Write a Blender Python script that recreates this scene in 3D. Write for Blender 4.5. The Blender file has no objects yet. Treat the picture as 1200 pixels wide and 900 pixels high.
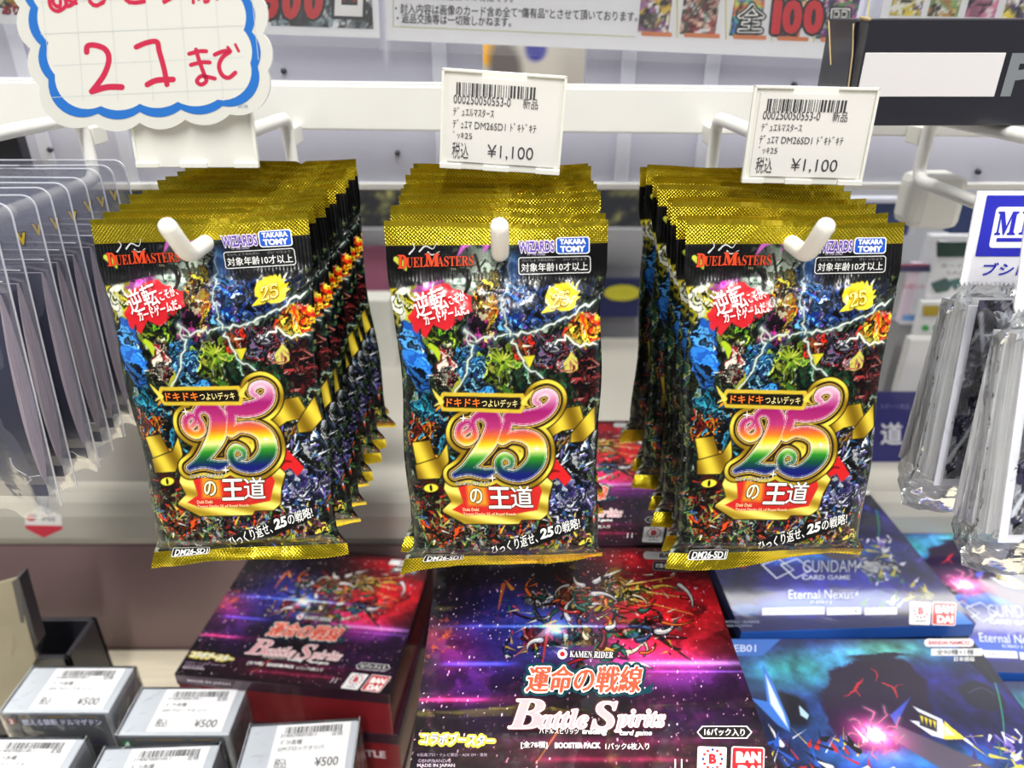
import bpy, bmesh, math, random
import numpy as np
from mathutils import Vector, Matrix, Euler

# ------------------------------------------------------------------ camera
scene = bpy.context.scene
C = scene.collection
ZC = 1.2655                       # camera height above the shop floor
PITCH = math.radians(27.0)
F = 850.0                         # focal length in pixels of the 1200 px wide frame
cam_d = bpy.data.cameras.new('camera'); cam = bpy.data.objects.new('camera', cam_d); C.objects.link(cam)
cam.location = (0, 0, ZC); cam.rotation_euler = (math.pi/2 - PITCH, 0, 0)
cam_d.sensor_width = 36; cam_d.lens = F/1200*36; cam_d.clip_start = .01; cam_d.clip_end = 50
cam_d.dof.use_dof = True; cam_d.dof.focus_distance = .318; cam_d.dof.aperture_fstop = 7.5
scene.camera = cam
# ------------------------------------------------------------------ world, lamps, exposure
scene.view_settings.view_transform = 'Standard'; scene.view_settings.look = 'None'
scene.cycles.transparent_max_bounces = 32
scene.view_settings.gamma = 1; scene.view_settings.exposure = 0.5
w = bpy.data.worlds.new('shop_air'); scene.world = w; w.use_nodes = True
w.node_tree.nodes['Background'].inputs[0].default_value = (.86, .93, 1.0, 1)
w.node_tree.nodes['Background'].inputs[1].default_value = .50
def area(name, loc, sx, sy, power, rot=(0, 0, 0), col=(1, .985, .95)):
    l = bpy.data.lights.new(name, 'AREA'); l.shape = 'RECTANGLE'; l.size = sx; l.size_y = sy
    l.energy = power; l.color = col
    o = bpy.data.objects.new(name, l); C.objects.link(o); o.location = loc; o.rotation_euler = rot
    return o
LZ = ZC + 1.35
area('ceiling_tube_light', (.10, -1.2, LZ), .15, 2.0, 46)
area('ceiling_tube_light', (0, .34, LZ), 2.6, .14, 24)
area('ceiling_tube_light', (1.25, 2.1, LZ), 1.5, .10, 5)
area('ceiling_panel_light', (2.35, 2.3, LZ), .8, .8, 18)
area('ceiling_tube_light', (-1.9, -.2, LZ), .16, 2.4, 14)
area('ceiling_tube_light', (1.9, -.2, LZ), .16, 2.4, 14)

# ------------------------------------------------------------------ projection helpers
CP, SP = math.cos(PITCH), math.sin(PITCH)
def ray(px, py):
    t = (450 - py)/F
    return Vector(((px - 600)/F, CP + t*SP, -SP + t*CP))
O0 = Vector((0, 0, ZC))
def PC(px, py, zc): return O0 + ray(px, py)*zc
def PY(px, py, Y): d = ray(px, py); return O0 + d*(Y/d.y)
def PZ(px, py, Z): d = ray(px, py); return O0 + d*(Z/d.z)     # Z relative to the camera
def planeL(O, ex, ey):
    n = ex.cross(ey)
    def L(px, py):
        d = ray(px, py); t = (O - O0).dot(n)/d.dot(n); q = O0 + d*t - O
        return (q.dot(ex), q.dot(ey))
    return L

# ------------------------------------------------------------------ things, parts, meshes
def lin(c):
    return tuple(((v/255)/12.92 if v/255 <= .04045 else ((v/255 + .055)/1.055)**2.4) for v in c[:3])
def tag(o, label=None, cat=None, group=None, kind=None):
    if label: o['label'] = label
    if cat: o['category'] = cat
    if group: o['group'] = group
    if kind: o['kind'] = kind
    return o
def thing(name, label, cat, loc=(0, 0, 0), rot=(0, 0, 0), group=None):
    o = bpy.data.objects.new(name, None); C.objects.link(o); o.empty_display_size = .01
    o.location = loc; o.rotation_euler = rot
    return tag(o, label, cat, group)
def link(name, me, parent=None, label=None):
    o = bpy.data.objects.new(name, me); C.objects.link(o)
    if parent: o.parent = parent
    if label: o['label'] = label
    return o
def copy_tree(o, parent=None):
    c = o.copy(); C.objects.link(c); c.parent = parent
    for ch in list(o.children): copy_tree(ch, c)
    return c
def mesh(name, V, Fs, mat, smooth=False):
    me = bpy.data.meshes.new(name); me.from_pydata([tuple(v) for v in V], [], Fs)
    me.materials.append(mat)
    if smooth: me.polygons.foreach_set('use_smooth', [True]*len(me.polygons))
    me.update(); return me
class MB:                          # collects solids, then makes one mesh
    def __init__(s): s.V = []; s.F = []; s.S = []
    def add(s, V, Fs, smooth=False):
        b = len(s.V); s.V += [Vector(v) for v in V]; s.F += [tuple(b+i for i in f) for f in Fs]; s.S += [smooth]*len(Fs)
    def box(s, x0, y0, z0, x1, y1, z1, M=None, bev=0):
        bm = bmesh.new(); bmesh.ops.create_cube(bm, size=1)
        for v in bm.verts: v.co = Vector(((x0+x1)/2 + v.co.x*(x1-x0), (y0+y1)/2 + v.co.y*(y1-y0), (z0+z1)/2 + v.co.z*(z1-z0)))
        if bev: bmesh.ops.bevel(bm, geom=bm.edges[:], offset=bev, segments=2, affect='EDGES', profile=.5)
        bm.verts.index_update()
        s.add([(M @ v.co) if M else v.co.copy() for v in bm.verts], [[v.index for v in f.verts] for f in bm.faces]); bm.free()
    def tube(s, pts, r, n=14, caps=True):
        pts = [Vector(p) for p in pts]; rings = []; prev = None
        for i, p in enumerate(pts):
            a = pts[max(i-1, 0)]; b = pts[min(i+1, len(pts)-1)]; t = (b-a).normalized()
            u = (prev - t*prev.dot(t)).normalized() if prev else t.orthogonal().normalized()
            prev = u; rings.append((p, t, u, r if not hasattr(r, '__len__') else r[i]))
        if caps:
            p, t, u, rr = rings[0]; pre = [(p - t*rr*math.sin(a), t, u, rr*max(math.cos(a), .02)) for a in (1.5, 1.0, .5)]
            p, t, u, rr = rings[-1]; post = [(p + t*rr*math.sin(a), t, u, rr*max(math.cos(a), .02)) for a in (.5, 1.0, 1.5)]
            rings = pre + rings + post
        V = []; Fs = []
        for p, t, u, rr in rings:
            w_ = t.cross(u)
            for k in range(n):
                a = 2*math.pi*k/n; V.append(p + (u*math.cos(a) + w_*math.sin(a))*rr)
        for i in range(len(rings)-1):
            for k in range(n): Fs.append((i*n+k, i*n+(k+1) % n, (i+1)*n+(k+1) % n, (i+1)*n+k))
        Fs.append(tuple(range(n))[::-1]); Fs.append(tuple((len(rings)-1)*n+k for k in range(n)))
        s.add(V, Fs, True)
    def prism(s, poly, off):       # 3-D outline pushed by a vector
        n = len(poly); off = Vector(off); P = [Vector(p) for p in poly]
        s.add(P + [p+off for p in P], [tuple(range(n)), tuple(range(2*n-1, n-1, -1))] + [(i, n+i, n+(i+1) % n, (i+1) % n) for i in range(n)])
    def build(s, name, mat, parent=None, label=None):
        me = bpy.data.meshes.new(name); me.from_pydata([tuple(v) for v in s.V], [], s.F); me.materials.append(mat)
        me.polygons.foreach_set('use_smooth', s.S)
        bm = bmesh.new(); bm.from_mesh(me); bmesh.ops.recalc_face_normals(bm, faces=bm.faces); bm.to_mesh(me); bm.free()
        me.update(); return link(name, me, parent, label)
def spline(pts, sub=8):
    P = [np.array(p, float) for p in pts]; out = []
    for i in range(len(P)-1):
        a, b, c, d = P[max(i-1, 0)], P[i], P[i+1], P[min(i+2, len(P)-1)]
        for k in range(sub):
            t = k/sub; out.append(.5*((2*b)+(c-a)*t+(2*a-5*b+4*c-d)*t*t+(3*b-a-3*c+d)*t**3))
    out.append(P[-1]); return out

# ------------------------------------------------------------------ materials (all node based)
def mat(name, col, rough=.5, metal=0, coat=0, noise=.04, nscale=40, bump=0, bscale=300, trans=0, alpha=1, stretch=None, ior=1.45, coat_rough=.08):
    m = bpy.data.materials.new(name); m.use_nodes = True; nt = m.node_tree; b = nt.nodes['Principled BSDF']
    tc = nt.nodes.new('ShaderNodeTexCoord'); mp = nt.nodes.new('ShaderNodeMapping'); nt.links.new(tc.outputs['Object'], mp.inputs[0])
    if stretch: mp.inputs['Scale'].default_value = stretch
    nz = nt.nodes.new('ShaderNodeTexNoise'); nz.inputs['Scale'].default_value = nscale; nz.inputs['Detail'].default_value = 4
    nt.links.new(mp.outputs[0], nz.inputs['Vector'])
    rp = nt.nodes.new('ShaderNodeValToRGB'); c = lin(col); nt.links.new(nz.outputs['Fac'], rp.inputs[0])
    rp.color_ramp.elements[0].position = .3; rp.color_ramp.elements[1].position = .7
    rp.color_ramp.elements[0].color = tuple(max(0, v*(1-noise)) for v in c)+(1,); rp.color_ramp.elements[1].color = tuple(min(1, v*(1+noise)) for v in c)+(1,)
    nt.links.new(rp.outputs[0], b.inputs['Base Color'])
    b.inputs['Roughness'].default_value = rough; b.inputs['Metallic'].default_value = metal
    b.inputs['Coat Weight'].default_value = coat; b.inputs['Coat Roughness'].default_value = coat_rough
    b.inputs['Transmission Weight'].default_value = trans; b.inputs['Alpha'].default_value = alpha; b.inputs['IOR'].default_value = ior
    if bump:
        n2 = nt.nodes.new('ShaderNodeTexNoise'); n2.inputs['Scale'].default_value = bscale; n2.inputs['Detail'].default_value = 3
        nt.links.new(mp.outputs[0], n2.inputs['Vector'])
        bp = nt.nodes.new('ShaderNodeBump'); bp.inputs['Strength'].default_value = bump; bp.inputs['Distance'].default_value = .001
        nt.links.new(n2.outputs['Fac'], bp.inputs['Height']); nt.links.new(bp.outputs[0], b.inputs['Normal'])
        if coat: nt.links.new(bp.outputs[0], b.inputs['Coat Normal'])
    return m
def print_mat(name, rough=.35, coat=.6, coat_rough=.1, seal=False, wrinkle=0, wscale=60, spec=.3):
    """ink on film or card: colour comes from the printed colour attribute"""
    m = bpy.data.materials.new(name); m.use_nodes = True; nt = m.node_tree; b = nt.nodes['Principled BSDF']
    at = nt.nodes.new('ShaderNodeAttribute'); at.attribute_name = 'Col'; nt.links.new(at.outputs['Color'], b.inputs['Base Color'])
    b.inputs['Roughness'].default_value = rough; b.inputs['Coat Weight'].default_value = coat; b.inputs['Coat Roughness'].default_value = coat_rough; b.inputs['Specular IOR Level'].default_value = spec; b.inputs['Coat IOR'].default_value = 1.4
    hs = []
    tc = nt.nodes.new('ShaderNodeTexCoord')
    if seal:
        a2 = nt.nodes.new('ShaderNodeAttribute'); a2.attribute_name = 'foil'        # x = metal, y = embossed dots, z = embossed ribs
        sp = nt.nodes.new('ShaderNodeSeparateColor'); nt.links.new(a2.outputs['Color'], sp.inputs[0])
        nt.links.new(sp.outputs[0], b.inputs['Metallic'])
        rr = nt.nodes.new('ShaderNodeMapRange'); rr.inputs[3].default_value = rough; rr.inputs[4].default_value = .26
        nt.links.new(sp.outputs[0], rr.inputs[0]); nt.links.new(rr.outputs[0], b.inputs['Roughness'])
        sx = nt.nodes.new('ShaderNodeSeparateXYZ'); nt.links.new(tc.outputs['Object'], sx.inputs[0])
        def wave(sock, k):
            a = nt.nodes.new('ShaderNodeMath'); a.operation = 'MULTIPLY'; a.inputs[1].default_value = k; nt.links.new(sock, a.inputs[0])
            s_ = nt.nodes.new('ShaderNodeMath'); s_.operation = 'SINE'; nt.links.new(a.outputs[0], s_.inputs[0]); return s_.outputs[0]
        def mul(a, c):
            q = nt.nodes.new('ShaderNodeMath'); q.operation = 'MULTIPLY'; nt.links.new(a, q.inputs[0]); nt.links.new(c, q.inputs[1]); return q.outputs[0]
        wx = wave(sx.outputs[0], 4200); wz = wave(sx.outputs[2], 4200)
        ad = nt.nodes.new('ShaderNodeMath'); ad.operation = 'ADD'; nt.links.new(mul(mul(wx, wz), sp.outputs[1]), ad.inputs[0]); nt.links.new(mul(wx, sp.outputs[2]), ad.inputs[1])
        bp = nt.nodes.new('ShaderNodeBump'); bp.inputs['Strength'].default_value = .4; bp.inputs['Distance'].default_value = .0002
        nt.links.new(ad.outputs[0], bp.inputs['Height']); hs.append(bp)
    if wrinkle:
        nz = nt.nodes.new('ShaderNodeTexNoise'); nz.inputs['Scale'].default_value = wscale; nz.inputs['Detail'].default_value = 3
        nz.inputs['Distortion'].default_value = 1.2; nt.links.new(tc.outputs['Object'], nz.inputs['Vector'])
        bp = nt.nodes.new('ShaderNodeBump'); bp.inputs['Strength'].default_value = wrinkle; bp.inputs['Distance'].default_value = .003
        nt.links.new(nz.outputs['Fac'], bp.inputs['Height'])
        if hs: nt.links.new(hs[-1].outputs[0], bp.inputs['Normal'])
        hs.append(bp)
    if hs: nt.links.new(hs[-1].outputs[0], b.inputs['Normal']); nt.links.new(hs[-1].outputs[0], b.inputs['Coat Normal'])
    return m
def film_mat(name, body=.10, gloss=.5, tint=(235, 238, 245), rough=.08, bump=.3, bscale=60):
    """thin clear plastic film: mostly see-through, a little milky, with a glossy face"""
    m = bpy.data.materials.new(name); m.use_nodes = True; nt = m.node_tree; nt.nodes.remove(nt.nodes['Principled BSDF'])
    out = nt.nodes['Material Output']; tr = nt.nodes.new('ShaderNodeBsdfTransparent'); df = nt.nodes.new('ShaderNodeBsdfDiffuse')
    gl = nt.nodes.new('ShaderNodeBsdfGlossy'); gl.inputs['Roughness'].default_value = rough; df.inputs[0].default_value = lin(tint)+(1,)
    tc = nt.nodes.new('ShaderNodeTexCoord'); nz = nt.nodes.new('ShaderNodeTexNoise'); nz.inputs['Scale'].default_value = bscale; nz.inputs['Detail'].default_value = 3; nz.inputs['Distortion'].default_value = .8
    nt.links.new(tc.outputs['Object'], nz.inputs['Vector'])
    bp = nt.nodes.new('ShaderNodeBump'); bp.inputs['Strength'].default_value = bump; bp.inputs['Distance'].default_value = .004; nt.links.new(nz.outputs['Fac'], bp.inputs['Height'])
    nt.links.new(bp.outputs[0], gl.inputs['Normal'])
    fr = nt.nodes.new('ShaderNodeFresnel'); fr.inputs[0].default_value = 1.5; nt.links.new(bp.outputs[0], fr.inputs['Normal'])
    mg = nt.nodes.new('ShaderNodeMath'); mg.operation = 'MULTIPLY'; mg.inputs[1].default_value = gloss*2; nt.links.new(fr.outputs[0], mg.inputs[0]); mg.use_clamp = True
    m1 = nt.nodes.new('ShaderNodeMixShader'); m1.inputs[0].default_value = body; nt.links.new(tr.outputs[0], m1.inputs[1]); nt.links.new(df.outputs[0], m1.inputs[2])
    m2 = nt.nodes.new('ShaderNodeMixShader'); nt.links.new(mg.outputs[0], m2.inputs[0]); nt.links.new(m1.outputs[0], m2.inputs[1]); nt.links.new(gl.outputs[0], m2.inputs[2])
    nt.links.new(m2.outputs[0], out.inputs[0]); return m

# ------------------------------------------------------------------ flat print: lettering and marks as thin geometry
_tc = {}
def text_tris(s, bold=0., shear=0.):
    k = (s, bold, shear)
    if k in _tc: return _tc[k]
    cu = bpy.data.curves.new('lettering', 'FONT'); cu.body = s; cu.offset = bold; cu.shear = shear; cu.resolution_u = 3
    o = bpy.data.objects.new('lettering', cu); C.objects.link(o)
    dg = bpy.context.evaluated_depsgraph_get(); ev = o.evaluated_get(dg); me = ev.to_mesh(); me.calc_loop_triangles()
    V = np.array([(v.co.x, v.co.y) for v in me.vertices]).reshape(-1, 2); T = [tuple(t.vertices) for t in me.loop_triangles]
    ev.to_mesh_clear(); bpy.data.objects.remove(o); bpy.data.curves.remove(cu)
    _tc[k] = (V, T); return _tc[k]
class Print:
    """collects flat coloured shapes in local 2-D metres; layers stack by a few hundredths of a millimetre"""
    def __init__(s, L=None): s.L = L; s.V = []; s.T = []; s.C = []
    sub = 0; n = 0
    def _put(s, V2, T, col, layer):
        s.n += 1; layer = layer + (s.n % 16)*.055          # no two shapes share a plane
        if s.sub:                  # long triangles are cut so that the print follows a curved surface
            V2 = [tuple(map(float, v)) for v in V2]; st = list(T); T = []; mid = {}
            while st:
                t = st.pop(); e = [math.dist(V2[t[i]], V2[t[(i+1) % 3]]) for i in range(3)]; i = e.index(max(e))
                if e[i] <= s.sub: T.append(t); continue
                a, b_, c_ = t[i], t[(i+1) % 3], t[(i+2) % 3]; k = (min(a, b_), max(a, b_))
                if k not in mid: mid[k] = len(V2); V2.append(((V2[a][0]+V2[b_][0])/2, (V2[a][1]+V2[b_][1])/2))
                st += [(a, mid[k], c_), (mid[k], b_, c_)]
        b = len(s.V); s.V += [(float(x), float(y), layer) for x, y in V2]; s.T += [tuple(b+i for i in t) for t in T]
        if callable(col): s.C += [lin(col(x, y)) for x, y in V2]
        else: s.C += [lin(col)]*len(V2)
    def corners(s, cx, cy, w_, h, ang):
        a = math.radians(ang); ca, sa = math.cos(a), math.sin(a)
        return [s.P(cx + dx*ca + dy*sa, cy - dx*sa + dy*ca) for dx, dy in ((-w_/2, h/2), (w_/2, h/2), (w_/2, -h/2), (-w_/2, -h/2))]   # bl br tr tl
    def P(s, x, y): return s.L(x, y) if s.L else (x, y)
    def text(s, t, cx, cy, w_, h, col, ang=0, bold=0., shear=0., layer=1, outline=None, ob=.03, outline2=None, ob2=.06):
        """fills the box (centre, width, height; px of the photograph when L is given) with the words"""
        if len(t) and max(map(ord, t)) > 0x2fff and max(map(ord, t)) < 0x1d000 and (bold or outline or outline2):   # dense characters: thickened by repeating, keeps every stroke
            def ring(rad, c_, ly, k):
                for i in range(k): a = 2*math.pi*i/k; s.text(t, cx+rad*math.cos(a), cy+rad*math.sin(a), w_, h, c_, ang, 0, shear, ly)
            if outline2: ring((bold*.6+ob2)*h, outline2, layer-3, 10)
            if outline: ring((bold*.6+ob)*h, outline, layer-1.5, 8)
            if bold > .004: ring(bold*h*.7, col, layer, 5)
            s.text(t, cx, cy, w_, h, col, ang, 0, shear, layer); return
        V, T = text_tris(t, bold, shear)
        if not len(V): return
        lo = V.min(0); hi = V.max(0); bl, br, tr, tl = [np.array(q) for q in s.corners(cx, cy, w_, h, ang)] if s.L else [np.array(q) for q in s._c2(cx, cy, w_, h, ang)]
        def fit(Q):
            q = (Q - lo)/np.maximum(hi - lo, 1e-6); u = q[:, :1]; v = q[:, 1:]
            return bl*(1-u)*(1-v) + br*u*(1-v) + tr*u*v + tl*(1-u)*v
        if outline2: Vo, To = text_tris(t, bold+ob2, shear); s._put(fit(Vo), To, outline2, layer)
        if outline: Vo, To = text_tris(t, bold+ob, shear); s._put(fit(Vo), To, outline, layer+1)
        s._put(fit(V), T, col, layer+2)
    def halo(s, t, cx, cy, w_, h, col, rims, bold=.01, shear=0., ang=0, layer=0):
        for rad, c_ in rims:
            for k in range(10): a = k*math.pi/5; s.text(t, cx+rad*math.cos(a), cy+rad*math.sin(a), w_, h, c_, ang, bold, shear, layer-2)
            layer += 1
        s.text(t, cx, cy, w_, h, col, ang, bold, shear, layer-1)
    def _c2(s, cx, cy, w_, h, ang):
        a = math.radians(ang); ca, sa = math.cos(a), math.sin(a)
        return [(cx + dx*ca - dy*sa, cy + dx*sa + dy*ca) for dx, dy in ((-w_/2, -h/2), (w_/2, -h/2), (w_/2, h/2), (-w_/2, h/2))]
    def rect(s, cx, cy, w_, h, col, ang=0, r=0, layer=1):
        if not r:
            c = s.corners(cx, cy, w_, h, ang) if s.L else s._c2(cx, cy, w_, h, ang); s._put(c, [(0, 1, 2), (0, 2, 3)], col, layer); return
        pts = []
        for qx, qy, a0 in ((1, 1, 0), (-1, 1, 90), (-1, -1, 180), (1, -1, 270)):
            for k in range(5):
                a = math.radians(a0 + k*22.5); pts.append((qx*(w_/2-r)+r*math.cos(a), qy*(h/2-r)+r*math.sin(a)))
        a = math.radians(ang if not s.L else -ang); ca, sa = math.cos(a), math.sin(a)
        s.poly([(cx+x*ca-y*sa, cy+x*sa+y*ca) for x, y in pts], col, layer)
    def poly(s, pts, col, layer=1):
        from mathutils.geometry import tessellate_polygon
        q = [s.P(*p) for p in pts]; T = tessellate_polygon([[Vector((a, b, 0)) for a, b in q]]); s._put(q, [tuple(t) for t in T], col, layer)
    def stroke(s, pts, w0, col, layer=1, w1=None, sub=6, smooth=True):
        P = spline(pts, sub) if smooth and len(pts) > 2 else [np.array(p, float) for p in pts]
        n = len(P); V = []
        for i, p in enumerate(P):
            t = P[min(i+1, n-1)] - P[max(i-1, 0)]; t = t/(np.linalg.norm(t)+1e-9); nn = np.array((-t[1], t[0]))
            ww = w0 if w1 is None else w0+(w1-w0)*i/(n-1)
            V += [p+nn*ww/2, p-nn*ww/2]
        T = []
        for i in range(n-1): T += [(2*i, 2*i+1, 2*i+3), (2*i, 2*i+3, 2*i+2)]
        s._put([s.P(*v) for v in V], T, col, layer)
        for p, ww in ((P[0], w0), (P[-1], w0 if w1 is None else w1)):
            s._put([s.P(p[0]+ww/2*math.cos(k*math.pi/5), p[1]+ww/2*math.sin(k*math.pi/5)) for k in range(10)], [(0, k, k+1) for k in range(1, 9)], col, layer)
    def barcode(s, x0, y0, x1, y1, seed, col=(40, 40, 45), layer=1, q=None):
        """bars across a box given by px corners (tl, tr heights the same)"""
        rr = random.Random(seed); t = 0
        tl, tr, br, bl = [np.array(c, float) for c in (q or ((x0, y0), (x1, y0), (x1, y1), (x0, y1)))]
        while t < .985:
            wv = rr.choice((.009, .009, .018, .026)); e = min(t+wv, 1)
            s.poly([tuple(tl+(tr-tl)*t), tuple(tl+(tr-tl)*e), tuple(bl+(br-bl)*e), tuple(bl+(br-bl)*t)], col, layer); t = e + rr.choice((.009, .014, .022))
    def mesh(s, name, mp, m, step=.00004):
        V = [mp(x, y, .00012 + l*step) for x, y, l in s.V]
        me = bpy.data.meshes.new(name); me.from_pydata([tuple(v) for v in V], [], s.T); me.materials.append(m)
        ca = me.color_attributes.new('Col', 'FLOAT_COLOR', 'POINT')
        ca.data.foreach_set('color', np.hstack([np.array(s.C), np.ones((len(s.C), 1))]).ravel().astype(np.float32)); me.update(); return me

# ------------------------------------------------------------------ flat print: pictures painted on a fine grid of the surface
_rng = np.random.default_rng(5); _LAT = _rng.random((8, 128, 128))
def vnoise(x, y, k=0):
    xi = np.floor(x).astype(int); yi = np.floor(y).astype(int); fx = x-xi; fy = y-yi; fx = fx*fx*(3-2*fx); fy = fy*fy*(3-2*fy)
    t = _LAT[k % 8]; a = t[yi % 128, xi % 128]; b = t[yi % 128, (xi+1) % 128]; c = t[(yi+1) % 128, xi % 128]; d = t[(yi+1) % 128, (xi+1) % 128]
    return (a*(1-fx)+b*fx)*(1-fy)+(c*(1-fx)+d*fx)*fy
def fbm(x, y, k=0, o=4):
    s = 0; a = .5
    for i in range(o): s = s + a*vnoise(x*2**i+17*k, y*2**i+31*i+7*k, k+i); a /= 2
    return s/(1-.5**o)
class Canvas:
    def __init__(s, x0, y0, x1, y1, nx, ny, L, px):
        s.x0, s.y0, s.x1, s.y1, s.nx, s.ny, s.L, s.px = x0, y0, x1, y1, nx, ny, L, px   # px: metres per photo pixel
        s.X, s.Y = np.meshgrid(np.linspace(x0, x1, nx), np.linspace(y0, y1, ny))
        s.I = np.zeros((ny, nx, 3)); s.foil = np.zeros((ny, nx, 3))
        s.wx = s.wy = 0
        s.U = s.X/px; s.V = s.Y/px
        s.WX = (fbm(s.U*.07, s.V*.07, 1)-.5); s.WY = (fbm(s.U*.07, s.V*.07, 4)-.5)
        s.WX2 = (fbm(s.U*.3, s.V*.3, 2)-.5); s.WY2 = (fbm(s.U*.3, s.V*.3, 5)-.5)
    def blend(s, m, col):
        m = np.clip(m, 0, 1)[..., None]; c = np.array(col, float)
        s.I = s.I*(1-m) + c*m
    def warped(s, w):
        return s.X + (s.WX*30 + s.WX2*10)*w*s.px, s.Y + (s.WY*30 + s.WY2*10)*w*s.px
    def ell(s, cx, cy, rx, ry, col, ang=0, soft=.15, warp=0, op=1):
        a, b = s.L(cx, cy); X, Y = s.warped(warp); dx = (X-a)/s.px; dy = -(Y-b)/s.px; t = math.radians(-ang)
        u = dx*math.cos(t)+dy*math.sin(t); v = -dx*math.sin(t)+dy*math.cos(t)
        r = np.sqrt((u/rx)**2+(v/ry)**2); m = np.clip((1-r)/soft, 0, 1)*op
        if callable(col): col = col(s)
        s.blend(m, col); return m
    def glow(s, cx, cy, rx, ry, col, op=1, ang=0, p=2.):
        a, b = s.L(cx, cy); dx = (s.X-a)/s.px; dy = -(s.Y-b)/s.px; t = math.radians(-ang); u = dx*math.cos(t)+dy*math.sin(t); v = -dx*math.sin(t)+dy*math.cos(t)
        s.I = s.I + (np.exp(-((u/rx)**2+(v/ry)**2)**(p/2))*op)[..., None]*np.array(col, float)
    def texture(s, pal, sc, k, ink=.09, ang=0, bright=.9):
        t = math.radians(ang); U = s.U+s.WX*26+s.WX2*5; V = s.V+s.WY*26+s.WY2*5
        sc = sc*.62; u = (U*math.cos(t)+V*math.sin(t))*sc; v = (-U*math.sin(t)+V*math.cos(t))*sc*.4
        n = fbm(u, v, k, 3); n2 = fbm(u*2.2+9, v*2.2, k+3, 3); pal = np.array(pal, float)
        idx = (np.floor(n*len(pal)*3.1+n2*1.5)).astype(int) % len(pal)
        c = pal[idx]*(.45 + bright*n2)[..., None]*1.05
        rid = np.abs(n2-.5); c = c*np.clip(rid/ink*.75-.05, .03, 1)[..., None] if ink else c
        hl = np.clip((fbm(u*3.1, v*3.1+40, k+5, 2)-.74)*9, 0, 1)[..., None]
        return c*(1-hl*.7)+np.array((235, 240, 235.))*hl*.7
    def patch(s, cx, cy, rx, ry, pal, ang=0, sc=.12, k=0, warp=1., tang=0, ink=.09, soft=.12, bright=.9):
        s.ell(cx, cy, rx, ry, s.texture(pal, sc, k, ink, tang, bright), ang, soft, warp)
    def polydist(s, pts, X=None, Y=None, closed=True):
        X = s.X if X is None else X; Y = s.Y if Y is None else Y; P = [s.L(*p) for p in pts]; n = len(P)
        ins = np.zeros(X.shape, bool); d = np.full(X.shape, 1e9)
        for i in range(n):
            ax, ay = P[i]; bx, by = P[(i+1) % n]; c = ((ay > Y) != (by > Y)) & (X < (bx-ax)*(Y-ay)/((by-ay) or 1e-12)+ax); ins ^= c
            ex, ey = bx-ax, by-ay; t = np.clip(((X-ax)*ex+(Y-ay)*ey)/(ex*ex+ey*ey+1e-15), 0, 1); d = np.minimum(d, np.hypot(X-ax-t*ex, Y-ay-t*ey))
        return np.where(ins, -d, d)/s.px
    def poly(s, pts, col, grow=0, soft=1., warp=0, op=1):
        X, Y = s.warped(warp); d = s.polydist(pts, X, Y); m = np.clip((grow-d)/soft+.5, 0, 1)*op
        if callable(col): col = col(s)
        s.blend(m, col); return m
    def sdist(s, pts, sub=8, smooth=True, warp=0):
        """distance to a tapered stroke; pts = (px, py, radius px)"""
        P = spline(pts, sub) if smooth and len(pts) > 2 else [np.array(p, float) for p in pts]
        X, Y = s.warped(warp) if warp else (s.X, s.Y); d = np.full(X.shape, 1e9)
        Q = [(*s.L(p[0], p[1]), p[2]) for p in P]
        for (ax, ay, ar), (bx, by, br) in zip(Q[:-1], Q[1:]):
            ex, ey = bx-ax, by-ay; t = np.clip(((X-ax)*ex+(Y-ay)*ey)/(ex*ex+ey*ey+1e-15), 0, 1)
            d = np.minimum(d, np.hypot(X-ax-t*ex, Y-ay-t*ey)/s.px-(ar+(br-ar)*t))
        return d
    def stroke(s, pts, col, grow=0, soft=1., warp=0, smooth=True, op=1):
        d = s.sdist(pts, 6, smooth, warp); s.blend(np.clip((grow-d)/soft+.5, 0, 1)*op, col)
    def bolt(s, pts, w_=1.6, col=(205, 215, 205), seed=0):
        rr = random.Random(seed); Q = []
        for (ax, ay), (bx, by) in zip(pts[:-1], pts[1:]):
            n = max(2, int(math.hypot(bx-ax, by-ay)/5))
            for i in range(n): t = i/n; Q.append((ax+(bx-ax)*t+rr.uniform(-3, 3), ay+(by-ay)*t+rr.uniform(-3, 3), w_*rr.uniform(.4, 1)))
        Q.append((*pts[-1], .4)); d = s.sdist(Q, 1, False)
        s.blend(np.clip(1-d/5, 0, 1)*.45, (110, 130, 125)); s.blend(np.clip(.5-d, 0, 1), col)
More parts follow.
